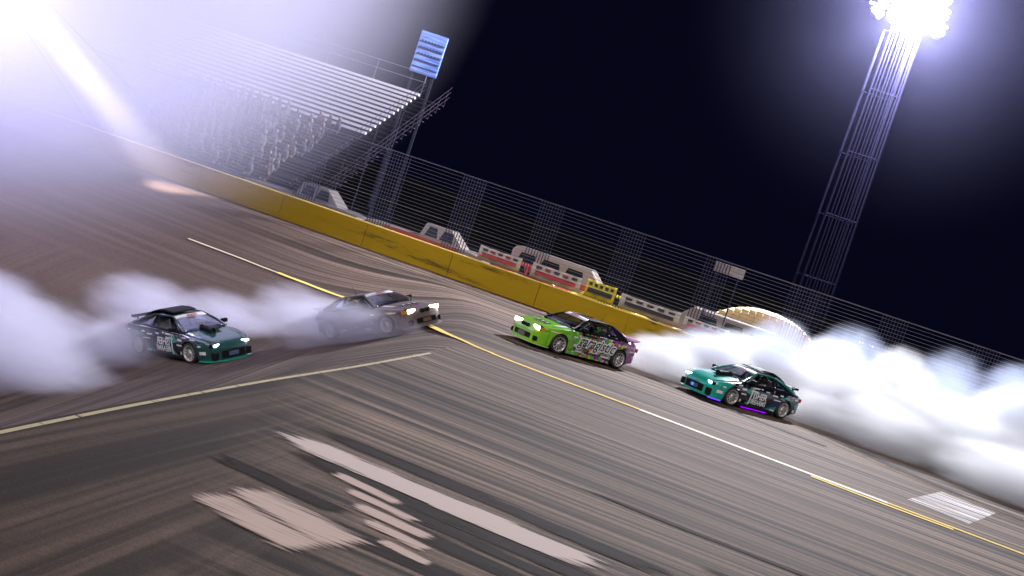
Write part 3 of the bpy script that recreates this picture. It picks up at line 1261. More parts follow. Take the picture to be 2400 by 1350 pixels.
def wheel(parent, x, y, side, steer, mat_rim):
    g = G()
    w = .12
    R_ = WH_R
    prof = [(.225, -w), (R_ - .02, -w), (R_, -w + .03), (R_, w - .03), (R_ - .02, w), (.235, w)]
    g.lathe(prof, (0, 0, 0), 'Y', 36)
    tyre = g.obj("wheel", M_tyre, parent, True)
    g = G()
    g.lathe([(.238, .122), (.228, .128), (.205, .105), (.20, -.10), (.235, -.118)], (0, 0, 0), 'Y', 36)
    ob = g.obj("rim", mat_rim, tyre, True)
    g = G()
    for i in range(10):
        a = 2 * PI * i / 10
        g.tube([(.04 * math.cos(a), .052, .04 * math.sin(a)), (.13 * math.cos(a), .075, .13 * math.sin(a)), (.21 * math.cos(a), .088, .21 * math.sin(a))], .020, 5, .013)
    g.obj("spokes", mat_rim, tyre, True)
    g = G()
    g.lathe([(.001, .10), (.035, .10), (.06, .08), (.075, .04)], (0, 0, 0), 'Y', 18)
    g.obj("hub_cap", mat_rim, tyre, True)
    g = G()
    g.lathe([(.001, .01), (.175, .01), (.175, -.01), (.001, -.01)], (0, 0, 0), 'Y', 24)
    g.obj("brake_disc", M_rimd, tyre, True)
    tyre.location = (x, y, WH_R)
    tyre.rotation_euler = (0, 0, steer + (0 if side > 0 else PI))
    return tyre


def build_car(kind):
    ghost = kind == "pale"
    dim = kind == "dark"  # reflected copy of the teal car, colours dimmed
    if ghost:
        kind = "green"
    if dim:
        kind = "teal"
    c = e_shape() if kind == "green" else s_shape()
    car = empty("drift_car", (0, 0, 0))
    g_ = c.gh
    if kind == "green":
        # livery: green nose fading to purple tail, the flanks covered in comic coloured shapes
        def livery(amount, name):
            t = NT(name)
            tc = t.n("TexCoord")
            sp = t.n("SeparateXYZ", {0: tc.outputs["Object"]})
            base = t.ramp(t.n("MapRange", {0: sp.outputs[0], 1: -2.2, 2: 2.2}).outputs[0],
                          [(0.0, (0.34, 0.09, 0.34)), (0.30, (0.30, 0.08, 0.30)), (0.42, (0.12, 0.22, 0.06)), (0.6, (0.10, 0.42, 0.015)), (1.0, (0.22, 0.50, 0.02))])
            vor = t.n("TexVoronoi", {"Vector": t.n("Mapping", {0: tc.outputs["Object"], 3: (8.5, 1.0, 11.0)}).outputs[0], "Scale": 1.0}, feature='F1')
            sep2 = t.n("SeparateColor", {0: vor.outputs["Color"]})
            cells = t.ramp(sep2.outputs[0], [(0.0, (0.10, 0.42, 0.02)), (.2, (0.28, 0.03, 0.33)), (.36, (0.66, 0.52, 0.03)), (.5, (0.30, 0.32, 0.34)), (.62, (0.05, 0.33, 0.05)), (.76, (0.55, 0.50, 0.52)), (.86, (0.60, 0.20, 0.03)), (.93, (0.42, 0.03, 0.12))], 'CONSTANT')
            ed = t.n("TexVoronoi", {"Vector": t.n("Mapping", {0: tc.outputs["Object"], 3: (8.5, 1.0, 11.0)}).outputs[0], "Scale": 1.0}, feature='DISTANCE_TO_EDGE')
            ol = t.ramp(ed.outputs[0], [(0.03, 0.04), (0.07, 1.0)])
            cells = t.mix(1.0, cells, ol, 'MULTIPLY')
            nz = t.n("TexNoise", {"Vector": tc.outputs["Object"], "Scale": 2.3, "Detail": 2.0})
            inner = t.n("MapRange", {0: sp.outputs[0], 1: .55, 2: 1.05, 3: 1.0, 4: 0.0})
            m1 = t.math('MULTIPLY', t.ramp(nz.outputs[0], [(.32, 0.0), (.40, 1.0)]), inner.outputs[0])
            back = t.n("MapRange", {0: sp.outputs[0], 1: -1.75, 2: -1.4, 3: 0.15, 4: 1.0})
            m1 = t.math('MULTIPLY', t.math('MULTIPLY', m1, back.outputs[0]), amount)
            col = t.mix(m1, base, cells)
            return t.bsdf(col, .32, **{"Coat Weight": .6, "Coat Roughness": .08})
        mS = livery(1.0, "green_purple_graphic_livery")
        mB = livery(0.0, "green_purple_paint")
        mats = dict(body=mS, door=mS, front_wing=mS, rear_bumper=mB, boot_lid=mB, front_bumper=mB, bonnet=mB)
        roofm = paint("dark_plum_roof_paint", (0.03, 0.012, 0.04))
        pillm = M_black
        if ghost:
            mW = plain("faint_reflection_paint", (0.15, 0.115, 0.12), .5, .25, 4.0)  # mauve tone painted in for the faint look of a reflection
            mats = dict(body=mW, door=mW, front_wing=mW, rear_bumper=paint("reflection_tail_paint", (.26, .18, .28)), boot_lid=paint("reflection_tail_paint", (.26, .18, .28)), front_bumper=mW, bonnet=mW)
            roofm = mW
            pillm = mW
        hl_m = emit("warm_headlamp", (1.0, .80, .50), 14.0)
        mirror_m = M_black
    else:
        def livery2(name, xcut, front, rear, soft=.15, zk=0.0):
            t = NT(name)
            tc = t.n("TexCoord")
            sp = t.n("SeparateXYZ", {0: tc.outputs["Object"]})
            q = t.math('ADD', sp.outputs[0], t.math('MULTIPLY', sp.outputs[2], zk))
            m1 = t.n("MapRange", {0: q, 1: xcut - soft, 2: xcut + soft})
            col = t.mix(m1.outputs[0], rear, front)
            fl = t.n("TexVoronoi", {"Vector": tc.outputs["Object"], "Scale": 14.0}, feature='F1')
            sp2 = t.ramp(fl.outputs["Distance"], [(.0, 1.0), (.10, 0.0)])
            col = t.mix(t.math('MULTIPLY', sp2, .5), col, (.35, .6, .55))
            return t.bsdf(col, .25, **{"Coat Weight": .8, "Coat Roughness": .06})
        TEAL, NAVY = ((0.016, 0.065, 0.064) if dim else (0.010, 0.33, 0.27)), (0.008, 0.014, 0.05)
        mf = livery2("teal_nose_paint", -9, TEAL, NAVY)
        ms = livery2("black_flank_paint", 9, TEAL, (0.006, 0.007, 0.016))
        mr = livery2("navy_tail_paint", 9, TEAL, (0.014, 0.018, 0.06))
        mfw = livery2("wing_teal_to_black_paint", 1.62, TEAL, (0.006, 0.007, 0.016), .01, .35)
        mats = dict(body=ms, door=ms, front_wing=mfw, rear_bumper=mr, boot_lid=mr, front_bumper=mf, bonnet=mf)
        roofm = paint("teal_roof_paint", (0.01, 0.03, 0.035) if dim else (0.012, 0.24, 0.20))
        pillm = roofm
        hl_m = emit("cold_headlamp", (.62, .80, 1.0), 14.0)
        mirror_m = M_black
    build_body(c, mats, car)
    # ---- glasshouse
    wbh, wt, zb, zr = g_['wb'], g_['wt'], g_['zb'], g_['zr']
    A = lambda s_: Vector((g_['x_ws'], s_ * wbh, zb - .02))
    B = lambda s_: Vector((g_['x_rf'], s_ * wt, zr - .02))
    Cc = lambda s_: Vector((g_['x_rr'], s_ * wt, zr - .025))
    D = lambda s_: Vector((g_['x_rw'], s_ * (wbh - .05), zb + .04))
    patch("windscreen", A(-1), A(1), B(1), B(-1), M_glass, car, 10, 6, Vector((.12, 0, .035)), .02)
    patch("rear_window", D(-1), D(1), Cc(1), Cc(-1), M_glass, car, 10, 6, Vector((-.09, 0, .03)), .02)
    patch("roof", B(-1), B(1), Cc(1), Cc(-1), roofm, car, 10, 8, Vector((0, 0, .045)), 0, .02)
    # sun strip
    p0, p1 = A(-1).lerp(B(-1), .80), A(1).lerp(B(1), .80)
    o = patch("sun_strip", p0 + Vector((.012, 0, .012)), p1 + Vector((.012, 0, .012)), B(1) + Vector((.012, 0, .012)), B(-1) + Vector((.012, 0, .012)),
              M_lipw, car, 10, 2, Vector((.12, 0, .035)), .0, .003)
    for i in range(4):
        g = G()
        u0 = .36 + i * .08
        vs = []
        for (uu, vv) in ((u0, .84), (u0 + .055, .84), (u0 + .065, .95), (u0 + .01, .95)):
            p = (A(-1) * (1 - uu) + A(1) * uu) * (1 - vv) + (B(-1) * (1 - uu) + B(1) * uu) * vv
            p += Vector((.12, 0, .035)) * (4 * uu * (1 - uu)) * .9 + Vector((.03, 0, .03))
            vs.append(p)
        mk("strip_letter", vs, [(0, 1, 2, 3)], M_br, car)
    for s_ in (1, -1):
        m0 = Vector((-.02 + (.0), s_ * wbh, zb - .03))
        bx = -.62
        mb = Vector((bx, s_ * wbh, zb - .01))
        mt = Vector((bx - .08, s_ * wt, zr - .03))
        # pillars
        def pillar(name, a, b, w_, mat):
            g = G()
            g.tube([a, a.lerp(b, .5) + Vector((0, s_ * .012, .012)), b], w_, 6)
            g.obj(name, mat, car, True)
        pillar("a_pillar", A(s_), B(s_), .034, pillm)
        pillar("b_pillar", mb, mt, .036, M_black)
        pillar("roof_rail", B(s_), Cc(s_), .034, pillm)
        pillar("c_pillar", D(s_), Cc(s_), .05, pillm if kind != "green" else roofm)
        pillar("window_sill", Vector((g_['x_ws'] - .05, s_ * wbh, zb - .03)), Vector((g_['x_rw'], s_ * (wbh - .04), zb - .0)), .03, M_black)
        # quarter window and rear pillar panel
        q0 = mb + Vector((-.05, 0, .02))
        q1 = D(s_) + Vector((.40, s_ * .01, 0))
        q2 = Cc(s_) + Vector((.02, 0, -.03))
        q3 = mt + Vector((-.05, 0, 0))
        o_ = patch("quarter_window", q0, q1, q2, q3, M_glass, car, 4, 4, Vector((0, s_ * .01, 0)), .02)
        mk("rear_pillar_panel", [q1 + Vector((.02, 0, -.03)), D(s_) + Vector((0, 0, -.06)), Cc(s_), q2 + Vector((.05, 0, .02)),
                           q1 + Vector((.02, -s_ * .03, -.03)), D(s_) + Vector((0, -s_ * .03, -.06)), Cc(s_) + Vector((0, -s_ * .03, 0)), q2 + Vector((.05, -s_ * .03, .02))],
           [(0, 1, 2, 3), (4, 7, 6, 5), (0, 4, 5, 1), (1, 5, 6, 2), (2, 6, 7, 3), (3, 7, 4, 0)],
           M_black if (kind == "green" and not ghost) else mats["door"], car)
        # window net on the driver's side, thin glass elsewhere
        if s_ > 0:
            g = G()
            a0, a1 = Vector((-.50, s_ * (wbh - .02), zb)), Vector((-.50, s_ * (wt + .02), zr - .08))
            for i in range(5):
                v = Vector((.11 * i, 0, 0))
                g.tube([a0 + v, a1 + v + Vector((-.03, 0, 0))], .006, 4)
            for i in range(4):
                q = a0.lerp(a1, .1 + .26 * i)
                g.tube([q, q + Vector((.44, 0, 0))], .006, 4)
            g.obj("window_net", M_black, car)
        # mirror
        g = G()
        g.box((.58, s_ * (wbh + .17), zb + .07), (.12, .20, .12))
        g.box((.60, s_ * (wbh + .05), zb + .03), (.05, .14, .03))
        bevel(g.obj("door_mirror", mirror_m, car), .02, 2)
        # skirt
        g = G()
        g.box((0, s_ * (.845), .13), (2 * c.wb - .78, .05, .10))
        bevel(g.obj("side_skirt", M_black if kind == "teal" else mats["body"], car), .015, 1)
        # lights
        if kind == "green":
            g = G()
            g.box((c.xf - .115, s_ * .50, .635), (.10, .34, .125), Matrix.Rotation(-s_ * .16, 3, 'Z'))
            hb = bevel(g.obj("headlight", hl_m, car), .02, 2)
            g = G()
            g.box((c.xf - .19, s_ * .50, .635), (.12, .42, .17), Matrix.Rotation(-s_ * .16, 3, 'Z'))
            bevel(g.obj("headlight_bezel", M_black, car), .02, 1)
            g = G()
            g.box((c.xf - .20, s_ * .725, .63), (.16, .06, .11), Matrix.Rotation(-s_ * .5, 3, 'Z'))
            g.obj("indicator", plain("amber_lens", (.6, .22, .03), .2), car)
            g = G()
            g.box((c.xf - .02, s_ * .11, .60), (.08, .17, .13))
            bevel(g.obj("kidney_grille", M_black, car), .03, 2)
        else:
            g = G()
            g.box((c.xf - .15, s_ * .48, .575), (.10, .36, .065), Matrix.Rotation(-s_ * .34, 3, 'Z'))
            bevel(g.obj("headlight", hl_m, car), .02, 2)
            g = G()
            g.box((c.xf - .21, s_ * .50, .575), (.13, .46, .11), Matrix.Rotation(-s_ * .34, 3, 'Z'))
            bevel(g.obj("headlight_bezel", M_black, car), .02, 1)
        g = G()
        g.box((c.xr + .0, s_ * .58, .74), (.05, .36, .13))
        bevel(g.obj("tail_light", plain("tail_lens", (.45, .02, .03), .2) if not bpy.data.materials.get("tail_lens") else bpy.data.materials["tail_lens"], car), .015, 1)
        # intake side openings
        g = G()
        g.box((c.xf - .10, s_ * .57, .28), (.16, .20 if kind == "green" else .26, .15 if kind == "green" else .22), Matrix.Rotation(-s_ * .35, 3, 'Z'))
        bevel(g.obj("brake_duct", M_black, car), .02, 1)
    # front intake, plate bar, splitter
    g = G()
    g.box((c.xf - .035, 0, .30), (.10, .86, .18 if kind == "green" else .25))
    bevel(g.obj("front_intake", M_black, car), .02, 1)
    g = G()
    g.box((c.xf + .03, 0, .30), (.03, .34, .12))
    g.obj("intercooler", plain("intercooler_alloy_" + kind, (.16, .10, .09) if kind == "green" else (.1, .14, .3), .4, .3, 20), car)
    vs = []
    outl = [(c.xf - .50, .90), (c.xf - .22, .86), (c.xf - .02, .68), (c.xf + .10, .36), (c.xf + .12, 0)]
    outl = outl + [(a, -b) for a, b in outl[-2::-1]]
    lipm = mats["body"] if ghost else paint("lime_splitter_paint", (.42, .62, .16)) if kind == "green" else paint("teal_splitter_paint", (.02, .36, .29))
    n = len(outl)
    vs = [(a, b, .105) for a, b in outl] + [(a, b, .135) for a, b in outl]
    mk("splitter", vs, [tuple(range(n))[::-1], tuple(range(n, 2 * n))] + [(i, (i + 1) % n, (i + 1) % n + n, i + n) for i in range(n)], lipm, car)
    # wheels
    tw = .80
    steer = -.14 if kind == "green" else -.10
    for sx in (1, -1):
        for sy in (1, -1):
            wheel(car, sx * c.wb, sy * tw, sy, steer if sx > 0 else 0.0, M_rim)
    # wheel wells, floor, cockpit
    g = G()
    g.box((-.05, 0, .20), (2 * c.wb - .85, 1.5, .10))
    g.box((-.35, 0, .38), (1.7, 1.42, .26))
    g.box((1.35, 0, .40), (1.3, .95, .44))
    g.box((-1.5, 0, .50), (1.1, .95, .48))
    g.obj("chassis", M_int, car)
    g = G()
    g.box((.62, 0, .86), (.30, 1.42, .10))
    g.obj("dashboard", M_int, car)
    g = G()
    for yy in (.36, -.36):
        g.box((-.45, yy, .55), (.42, .46, .14))
        g.box((-.68, yy, .82), (.14, .44, .52), Matrix.Rotation(-.2, 3, 'Y'))
    bevel(g.obj("seats", plain("seat_cloth_" + kind, (.03, .03, .035), .8), car), .04, 2)
    g = G()
    for s_ in (-1, 1):
        g.tube([(.55, s_ * .66, .55), (.50, s_ * .66, .92), (.02, s_ * .48, 1.22), (-.80, s_ * .47, 1.22), (-1.45, s_ * .55, .70)], .02, 6)
        g.tube([(-.78, s_ * .64, .45), (-.76, s_ * .60, .85), (-.76, s_ * .46, 1.22)], .02, 6)
        g.tube([(.5, s_ * .70, .62), (-.76, s_ * .70, .78)], .018, 6)
    g.tube([(-.76, -.46, 1.22), (-.76, .46, 1.22)], .02, 6)
    g.tube([(.02, -.48, 1.22), (.02, .48, 1.22)], .02, 6)
    g.tube([(-.76, -.6, .6), (-.76, .46, 1.22)], .02, 6)
    g.obj("roll_cage", M_cage, car)
    g = G()
    vs_ = [(0.02, .36 + .16 * math.cos(2 * PI * i / 18), .82 + .16 * math.sin(2 * PI * i / 18)) for i in range(19)]
    g.tube(vs_, .014, 5)
    g.tube([(.02, .36, .82), (.35, .36, .76)], .02, 5)
    g.obj("steering_wheel", M_black, car)
    if kind == "green":
        g = G()
        g.tube([(-.95, -.1, 1.30), (-.97, -.1, 1.34)], .03, 8)
        g.tube([(-.97, -.1, 1.34), (-1.08, -.1, 1.60)], .006, 5)
        g.obj("roof_antenna", M_black, car)
        # roof panels in pink and plum
        # kick-up tail spoiler
        vs = []
        for (a, zz) in ((-1.90, .985), (-2.26, 1.08), (-2.25, 1.05), (-1.95, .965)):
            for yy in (-.72, -.36, 0, .36, .72):
                vs.append((a + .05 * (yy / .72) ** 2, yy, zz))
        fs = []
        for r_ in range(4):
            for k in range(4):
                a = r_ * 5 + k
                b = ((r_ + 1) % 4) * 5 + k
                fs.append((a, a + 1, b + 1, b))
        mk("boot_spoiler", vs, fs, mats["boot_lid"] if ghost else paint("pink_purple_spoiler_paint", (.40, .16, .38)), car, True)
        WV, BV = (mats["rear_bumper"], M_rimd) if ghost else (M_lipw, M_lipb)
        # side lettering with white outline
        side_text("lettering_outline", c, "garagistic", -.22, .60, .50, WV, car, .38, .050, -.015, .012, .86)
        side_text("lettering", c, "garagistic", -.22, .60, .50, BV, car, .38, .004, -.015, .017, .86)
        # driver name plate, sponsor plates
        drape_poly("name_plate", c, rect(.12, .815, .62, .055), M_lipb, car, .012)
        side_text("small_lettering", c, "KUMHO TIRE", -1.62, .80, .105, M_lipw, car, .2, 0, 0, .014)
        for (x_, z_, w_, h_, m_) in [(.62, .42, .26, .06, M_lipw), (.60, .33, .22, .05, M_lipb), (-.20, .33, .34, .07, M_lipw), (-.72, .27, .34, .06, M_lipw),
                                     (-.62, .40, .26, .05, M_lipb), (.45, .24, .30, .06, M_lipw), (-1.45, .70, .16, .07, M_lipb), (-1.85, .66, .22, .05, M_lipw), (.75, .68, .18, .05, M_lipw),
                                     (1.62, .66, .40, .035, M_lipw), (1.55, .695, .30, .03, M_by)]:
            drape_poly("sponsor_decal", c, rect(x_, z_, w_, h_), m_, car, .010)
        # bonnet badge
        def hood_poly(name, pts, mat, off=.012):
            vs = []
            for (a, b) in pts:
                sec = section(c, a)
                zz = sec[-1][1]
                for (y0, z0), (y1, z1) in zip(sec, sec[1:]):
                    if min(y0, y1) <= abs(b) <= max(y0, y1) and y0 != y1:
                        zz = z0 + (z1 - z0) * (abs(b) - y0) / (y1 - y0)
                        if z0 > .5:
                            break
                vs.append((a, b, zz + off))
            mk(name, vs, [tuple(range(len(pts)))], mat, car)
        for i in range(3):
            hood_poly("bonnet_letter", [(1.45, -.34 + i * .24), (1.45, -.16 + i * .24), (1.72, -.14 + i * .24), (1.72, -.32 + i * .24)], M_lipb, .016)
            hood_poly("bonnet_letter", [(1.52, -.29 + i * .24), (1.52, -.21 + i * .24), (1.65, -.20 + i * .24), (1.65, -.28 + i * .24)], M_lipw, .022)
        hood_poly("bonnet_stripe", [(1.80, -.20), (1.80, .16), (1.86, .16), (1.86, -.20)], paint("magenta_vinyl", (.5, .04, .3)), .014)
        hood_poly("bonnet_stripe", [(1.0, .50), (1.0, .66), (1.5, .60), (1.5, .50)], M_lipw, .014)
    else:
        # turbo intake pipe through the bonnet
        g = G()
        g.tube([(1.42, .10, .88), (1.30, .10, .90), (1.05, .11, .93), (.86, .10, .95)], .085, 12)
        bevel_o = g.obj("intake_pipe", M_black, car, True)
        g = G()
        g.lathe([(.10, 0), (.105, .05), (.07, .05), (.06, -.05)], (1.40, .10, .88), 'X', 18)
        g.obj("intake_mouth", M_black, car, True)
        g = G()
        g.box((1.02, -.10, .905), (.50, .50, .05))
        bevel(g.obj("bonnet_vent", M_black, car), .02, 1)
        # black louvre strip over the roof and rear glass
        pts = [(-.05, 1.33), (-.35, 1.375), (-.75, 1.365), (-1.10, 1.28), (-1.40, 1.16), (-1.62, 1.03)]
        for yy in (.44,):
            vs, fs = [], []
            for i, (a, zz) in enumerate(pts):
                for (dy, dz) in ((-.42 * 2, 0), (.0, 0), (.0, .03), (-.42 * 2, .03)):
                    vs.append((a, yy + dy, zz + dz))
            for i in range(len(pts) - 1):
                for k in range(4):
                    k2 = (k + 1) % 4
                    fs.append((i * 4 + k, i * 4 + k2, (i + 1) * 4 + k2, (i + 1) * 4 + k))
            mk("roof_louvre", vs, fs + [(0, 1, 2, 3), (20, 23, 22, 21)], M_black, car)
        # rear wing
        g = G()
        g.box((-1.98, 0, 1.08), (.20, 1.10, .025), Matrix.Rotation(.12, 3, 'Y'))
        for yy in (-.4, .4):
            g.box((-1.98, yy, 1.03), (.10, .015, .18))
        for yy in (-.55, .55):
            g.box((-1.98, yy, 1.08), (.22, .015, .08))
        g.obj("rear_wing", M_black, car)
        # flank graphics
        M_teal = paint("teal_vinyl", (0.02, 0.28, 0.22))
        M_navy = paint("navy_vinyl", (0.012, 0.03, 0.14))
        for (pts, m_) in [([(-.30, .14), (-1.0, .14), (-1.0, .40)], M_teal),
                          ([(.62, .20), (.42, .20), (.12, .40), (.30, .44)], M_teal),
                          ([(.70, .60), (.35, .52), (.18, .66), (.40, .82)], M_teal),
                          ([(.1, .15), (-.35, .20), (-.90, .55), (-1.45, .74), (-1.0, .45), (-.4, .15)], M_navy),
                          ([(-.95, .66), (-1.15, .60), (-1.60, .72), (-1.25, .76)], M_teal),
                          ([(.35, .56), (-.2, .70), (-.62, .80), (-.2, .62)], M_navy),
                          ([(-1.75, .56), (-1.98, .66), (-2.02, .46), (-1.85, .42)], M_teal)]:
            drape_poly("flank_graphic", c, pts, m_, car, .006)
        # logo: tall F whose stem spans both lines
        F = [(.42, .20), (.355, .24), (.33, .74), (.40, .74), (.40, .70), (.335, .70)]
        drape_poly("logo_stroke", c, [(.455, .16), (.385, .22), (.350, .80), (.405, .80)], M_lipw, car, .012)
        drape_poly("logo_stroke", c, [(.52, .745), (.08, .765), (.04, .81), (.50, .79)], M_lipw, car, .014)
        drape_poly("logo_stroke", c, [(.47, .645), (.12, .655), (.09, .70), (.46, .69)], M_lipw, car, .015)
        side_text("lettering", c, "ISHER", -.03, .535, .31, M_lipw, car, 0.04, .009, .0, .012, .84)
        side_text("lettering", c, "IREARMS", -.035, .315, .235, M_lipw, car, 0.04, .007, .0, .012, .80)
        for (x_, z_, w_, h_) in [(.80, .66, .26, .07), (.78, .50, .28, .05), (.90, .27, .18, .09), (-.72, .70, .24, .045), (-.85, .57, .34, .03),
                                 (-1.02, .76, .14, .05), (-.78, .20, .22, .05), (1.82, .36, .20, .10), (1.72, .56, .12, .05), (1.45, .73, .22, .035),
                                 (1.05, .76, .22, .04), (-1.8, .74, .16, .05), (-1.82, .34, .12, .10), (-.35, .755, .18, .035), (-.05, .80, .10, .04)]:
            drape_poly("sponsor_decal", c, rect(x_, z_, w_, h_), M_lipw, car, .011)
        if dim:
            return car, c
        # neon underglow
        M_neon = emit("purple_neon", (.26, .0, .80), 2.2)
        g = G()
        g.tube([(.62, .78, .055), (-.62, .78, .055)], .015, 8)
        g.obj("underglow_tube", M_neon, car)
        g = G()
        g.tube([(c.xf - .25, .50, .07), (c.xf - .62, .74, .07)], .018, 8)
        g.obj("underglow_tube", emit("violet_blue_neon", (.12, .02, .9), 3.0), car)
        g = G()
        g.lathe([(.05, 0), (.03, .01), (.001, .012)], (c.xf + .05, -.05, .30), 'X', 12)
        g.obj("tow_light", emit("blue_marker_lamp", (.02, .12, 1.0), 4.0), car)
    return car, c


def copy_tree(o, parent=None):
    n = o.copy()
    COL.objects.link(n)
    n.parent = parent
    for ch in o.children:
        if not ch.name.startswith("person"):
            copy_tree(ch, n)
    return n


def place(o, x, y, heading, flip=False, lift=0.0, tilt=True, sc=1.0):
    """stand the car on the ground with its nose along the heading"""
    h = Vector((heading[0], heading[1], 0)).normalized()
    e = .7
    if tilt:
        dzx = (terrain(x + e, y) - terrain(x - e, y)) / (2 * e)
        dzy = (terrain(x, y + e) - terrain(x, y - e)) / (2 * e)
        n = Vector((-dzx, -dzy, 1)).normalized()
    else:
        n = Vector((0, 0, 1))
    fx = (h - n * h.dot(n)).normalized()
    fy = n.cross(fx)
    M = Matrix((fx, fy, n)).transposed().to_4x4()
    M.translation = Vector((x, y, terrain(x, y) + lift)) + n * 0.012
    M = M @ Matrix.Diagonal((sc, -sc if flip else sc, sc, 1))
    o.matrix_world = M
    return M


green, cg = build_car("green")
tag(green, "green and purple drift coupe with black garagistic lettering sliding ahead of the smoke", "car", "drift cars on the track")
place(green, 2.30, 38.58, (-.788, -.616), tilt=False, sc=.90)
teal, cs = build_car("teal")
tag(teal, "teal and black drift coupe with white lettering on the door, right of the green car", "car", "drift cars on the track")
place(teal, 7.90, 40.33, (-.81, -.586), tilt=False, sc=.93)
bpy.context.view_layer.update()
driver(green, "helmeted driver seated behind the wheel of the bright green coupe", (.03, .03, .04), (.05, .25, .06))
driver(teal, "helmeted driver seated in the teal coupe on the right", (.45, .43, .42), (.02, .02, .02))

g2, _ = build_car("pale")  # solid mirrored car built in place of a see-through prism reflection
tag(g2, "prism reflection of the green coupe, built as a dull mauve-brown car half veiled by smoke", "car", "drift cars on the track")
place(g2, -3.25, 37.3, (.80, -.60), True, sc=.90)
t2, _ = build_car("dark")  # mirror image of the teal car, a reflection built as a solid car
tag(t2, "prism reflection of the teal coupe at far left, nose to the right, its tail lost in smoke", "car", "drift cars on the track")
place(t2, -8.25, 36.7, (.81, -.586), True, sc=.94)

# ------------------------------------------------------------------ small camera drone above the smoke
def drone(loc, label):
    D = empty("camera_drone", loc)
    tag(D, label, "drone", "small drones with lights")
    g = G()
    g.box((0, 0, 0), (.26, .14, .08))
    bevel(g.obj("fuselage", M_black, D), .03, 2)
    for i in range(4):
        a = PI / 4 + i * PI / 2
        c_ = (math.cos(a) * .28, math.sin(a) * .28, .02)
        g = G()
        g.tube([(0, 0, 0), c_], .012, 5)
        arm = g.obj("arm", M_black, D)
        g = G()
        g.box((c_[0], c_[1], .05), (.24, .02, .004), Matrix.Rotation(a + .6, 3, 'Z'))
        g.obj("propeller", M_steel, arm)
        g = G()
        g.lathe([(.001, -.03), (.028, -.01), (.028, .01), (.001, .03)], c_, 'Z', 8)
        g.obj("led", M_led[i % 2], arm)
    return D


M_led = [emit("blue_led", (.12, .08, 1.0), 12), emit("pink_led", (.8, .3, .8), 5)]
drone((13.25, 48.0, 3.0), "small drone with blue and pink lights hovering above the tyre smoke on the right")
drone((-15.0, 45.0, -3.2 + .0), "reflected blue light at the far left, built as a tiny drone")  # mirror image of the first drone's light, added as a second drone

# ------------------------------------------------------------------ smoke and haze
def smoke_mat(name, dens, col=(.96, .97, 1.0), power=1.4, nscale=2.2, thresh=.40, aniso=0.1, noise=True):
    t = NT(name)
    tc = t.n("TexCoord")
    oi = t.n("ObjectInfo")
    L = t.n("VectorMath", {0: tc.outputs["Object"]}, operation='LENGTH')
    r = L.outputs["Value"]
    if noise:
        off = t.n("VectorMath", {0: t.n("Mapping", {0: tc.outputs["Object"], 3: (.55, 1, 1)}).outputs[0], 1: t.n("CombineXYZ", {0: t.math('MULTIPLY', oi.outputs["Random"], 40.0)}).outputs[0]}, operation='ADD')
        nz = t.n("TexNoise", {"Vector": off.outputs[0], "Scale": nscale, "Detail": 5.0, "Roughness": 0.62})
        rr = t.math('ADD', r, t.math('MULTIPLY', t.math('SUBTRACT', nz.outputs[0], .5), 1.6))
        f = t.math('SUBTRACT', 1.0, rr, clamp=True)
        f2 = t.math('SUBTRACT', 1.0, r, clamp=True)
        f2 = t.math('MULTIPLY', f2, 5.0, clamp=True)
        f = t.math('MULTIPLY', f, f2)
    else:
        f = t.math('SUBTRACT', 1.0, r, clamp=True)
    f = t.math('POWER', f, power)
    d = t.math('MULTIPLY', f, dens)
    pv = t.n("VolumePrincipled", {"Color": (*col, 1), "Density": d, "Anisotropy": aniso})
    t.t.links.new(pv.outputs[0], t.out.inputs["Volume"])
    t.m.cycles.volume_interpolation = 'LINEAR' if hasattr(t.m.cycles, 'volume_interpolation') else None
    return t.m


def ico(name):
    bm = bmesh.new()
    bmesh.ops.create_icosphere(bm, subdivisions=3, radius=1.0)
    me = bpy.data.meshes.new(name)
    bm.to_mesh(me)
    bm.free()
    return me


me_smoke = ico("tyre_smoke")
M_smoke = smoke_mat("white_tyre_smoke", 2.7, power=1.15)
me_smoke.materials.append(M_smoke)


def puff(x, y, z, sx, sy, sz, rz=0.0, me=me_smoke):
    o = bpy.data.objects.new("tyre_smoke", me)
    COL.objects.link(o)
    o.location = (x, y, z)
    o.scale = (sx, sy, sz)
    o.rotation_euler = (0, 0, rz)
    o["kind"] = "stuff"
    o["label"] = "billowing white tyre smoke trailing behind the drift cars"
    o["category"] = "smoke"
    return o


for p in [(5.3, 41.2, .55, 1.7, 1.2, .85), (7.0, 43.2, .75, 2.2, 1.5, 1.15), (9.3, 45.0, 1.0, 2.6, 1.8, 1.5),
          (11.9, 43.5, .9, 2.8, 2.0, 1.7), (11.8, 46, 1.5, 1.6, 1.4, 1.7), (13.9, 44.8, 1.7, 1.6, 1.5, 1.9), (15.0, 42.5, .9, 3.0, 2.4, 1.8),
          (17.6, 43.5, 1.5, 2.0, 1.8, 2.3), (18.9, 41.2, 1.0, 3.2, 2.6, 1.9), (12.8, 41.0, .6, 2.4, 1.6, 1.2), (16.4, 39.2, .6, 3.0, 1.8, 1.2),
          (10.6, 41.6, .5, 1.5, 1.0, .8), (20, 37.6, .6, 3.4, 1.8, 1.3), (4.1, 39.9, .42, .55, .45, .42)]:
    puff(*p, rz=wa)
M_smoke2 = smoke_mat("thin_lilac_smoke", 1.25, (.86, .85, 1.0), 1.3, 1.7)
M_smoke3 = smoke_mat("blue_edged_thin_smoke", 1.3, (.72, .80, 1.0), 1.1, 1.6)
me_s3 = ico("tyre_smoke")
me_s3.materials.append(M_smoke3)
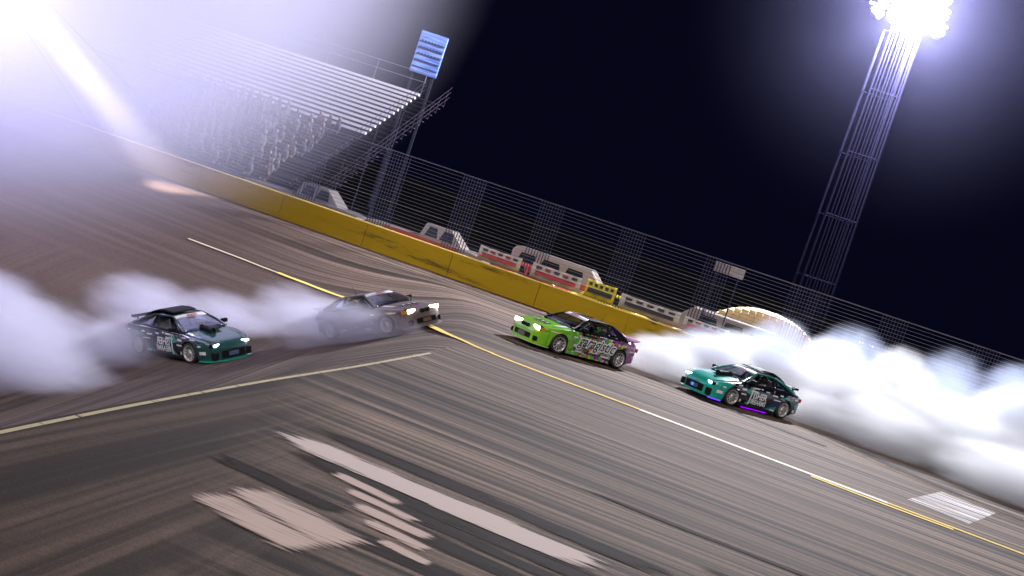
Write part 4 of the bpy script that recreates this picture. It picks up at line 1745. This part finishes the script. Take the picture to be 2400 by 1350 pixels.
for p in [(9.6, 45.2, 1.9, 1.5, 1.3, 1.3), (12.4, 46.2, 2.1, 1.6, 1.4, 1.7), (15.9, 45.6, 2.2, 1.9, 1.5, 1.9), (18.4, 44.5, 2.7, 2.2, 1.6, 1.9), (7.2, 43.6, 1.2, 1.6, 1.2, 1.0), (21, 42.5, 2.2, 2.2, 1.8, 2.0)]:
    puff(*p, rz=wa, me=me_s3)
me_s2 = ico("tyre_smoke")
me_s2.materials.append(M_smoke2)
for p in [(-9.6, 36.6, -3.6, 1.9, 1.3, 1.1), (-11.6, 35.6, -4.2, 2.6, 1.8, 1.5), (-13.8, 36.2, -4.2, 2.6, 2.0, 1.8), (-10.4, 39.2, -2.9, 2.4, 1.6, 1.2),
          (-7.9, 39.6, -2.5, 2.2, 1.5, 1.1), (-6.0, 39.2, -1.5, 1.9, 1.4, 1.0), (-4.6, 37.7, -1.3, 1.5, 1.1, .9), (-16.2, 37.5, -4.0, 2.6, 2.0, 1.7),
          (-11.6, 32.2, -4.0, 3.2, 2.2, 1.5), (-3.6, 35.7, -.95, 2.5, .85, .95), (-3.2, 35.3, -.8, 2.0, .6, .8), (-5.2, 36.0, -1.5, 1.6, .8, .9), (-9.9, 35.0, -3.6, 1.3, .9, .9)]:
    puff(*p, me=me_s2)

# haze volumes added round the two lamp clusters for glow and lens glare
me_h = ico("lamp_haze")
M_h = smoke_mat("lamp_lit_haze", .0019, (.52, .52, 1.0), 2.0, aniso=0.0, noise=False)
me_h.materials.append(M_h)
o = bpy.data.objects.new("lamp_haze", me_h)
COL.objects.link(o)
o.location = (15.6, 68.6, 20.2)
o.scale = (13, 13, 13)
tag(o, "soft lilac glow of added mist round the floodlight cluster at upper right", "haze", None, "stuff")
me_h2 = ico("lamp_haze")
M_h2 = smoke_mat("glare_haze", 1.15, (.80, .79, .99), 2.0, aniso=0.0, noise=False)
me_h2.materials.append(M_h2)
o = bpy.data.objects.new("lamp_haze", me_h2)
COL.objects.link(o)
o.location = (-28.5, 45.0, 10.5)
o.scale = (25, 27, 17)
tag(o, "broad lilac haze added to carry the lens glare of the upper left corner", "haze", None, "stuff")
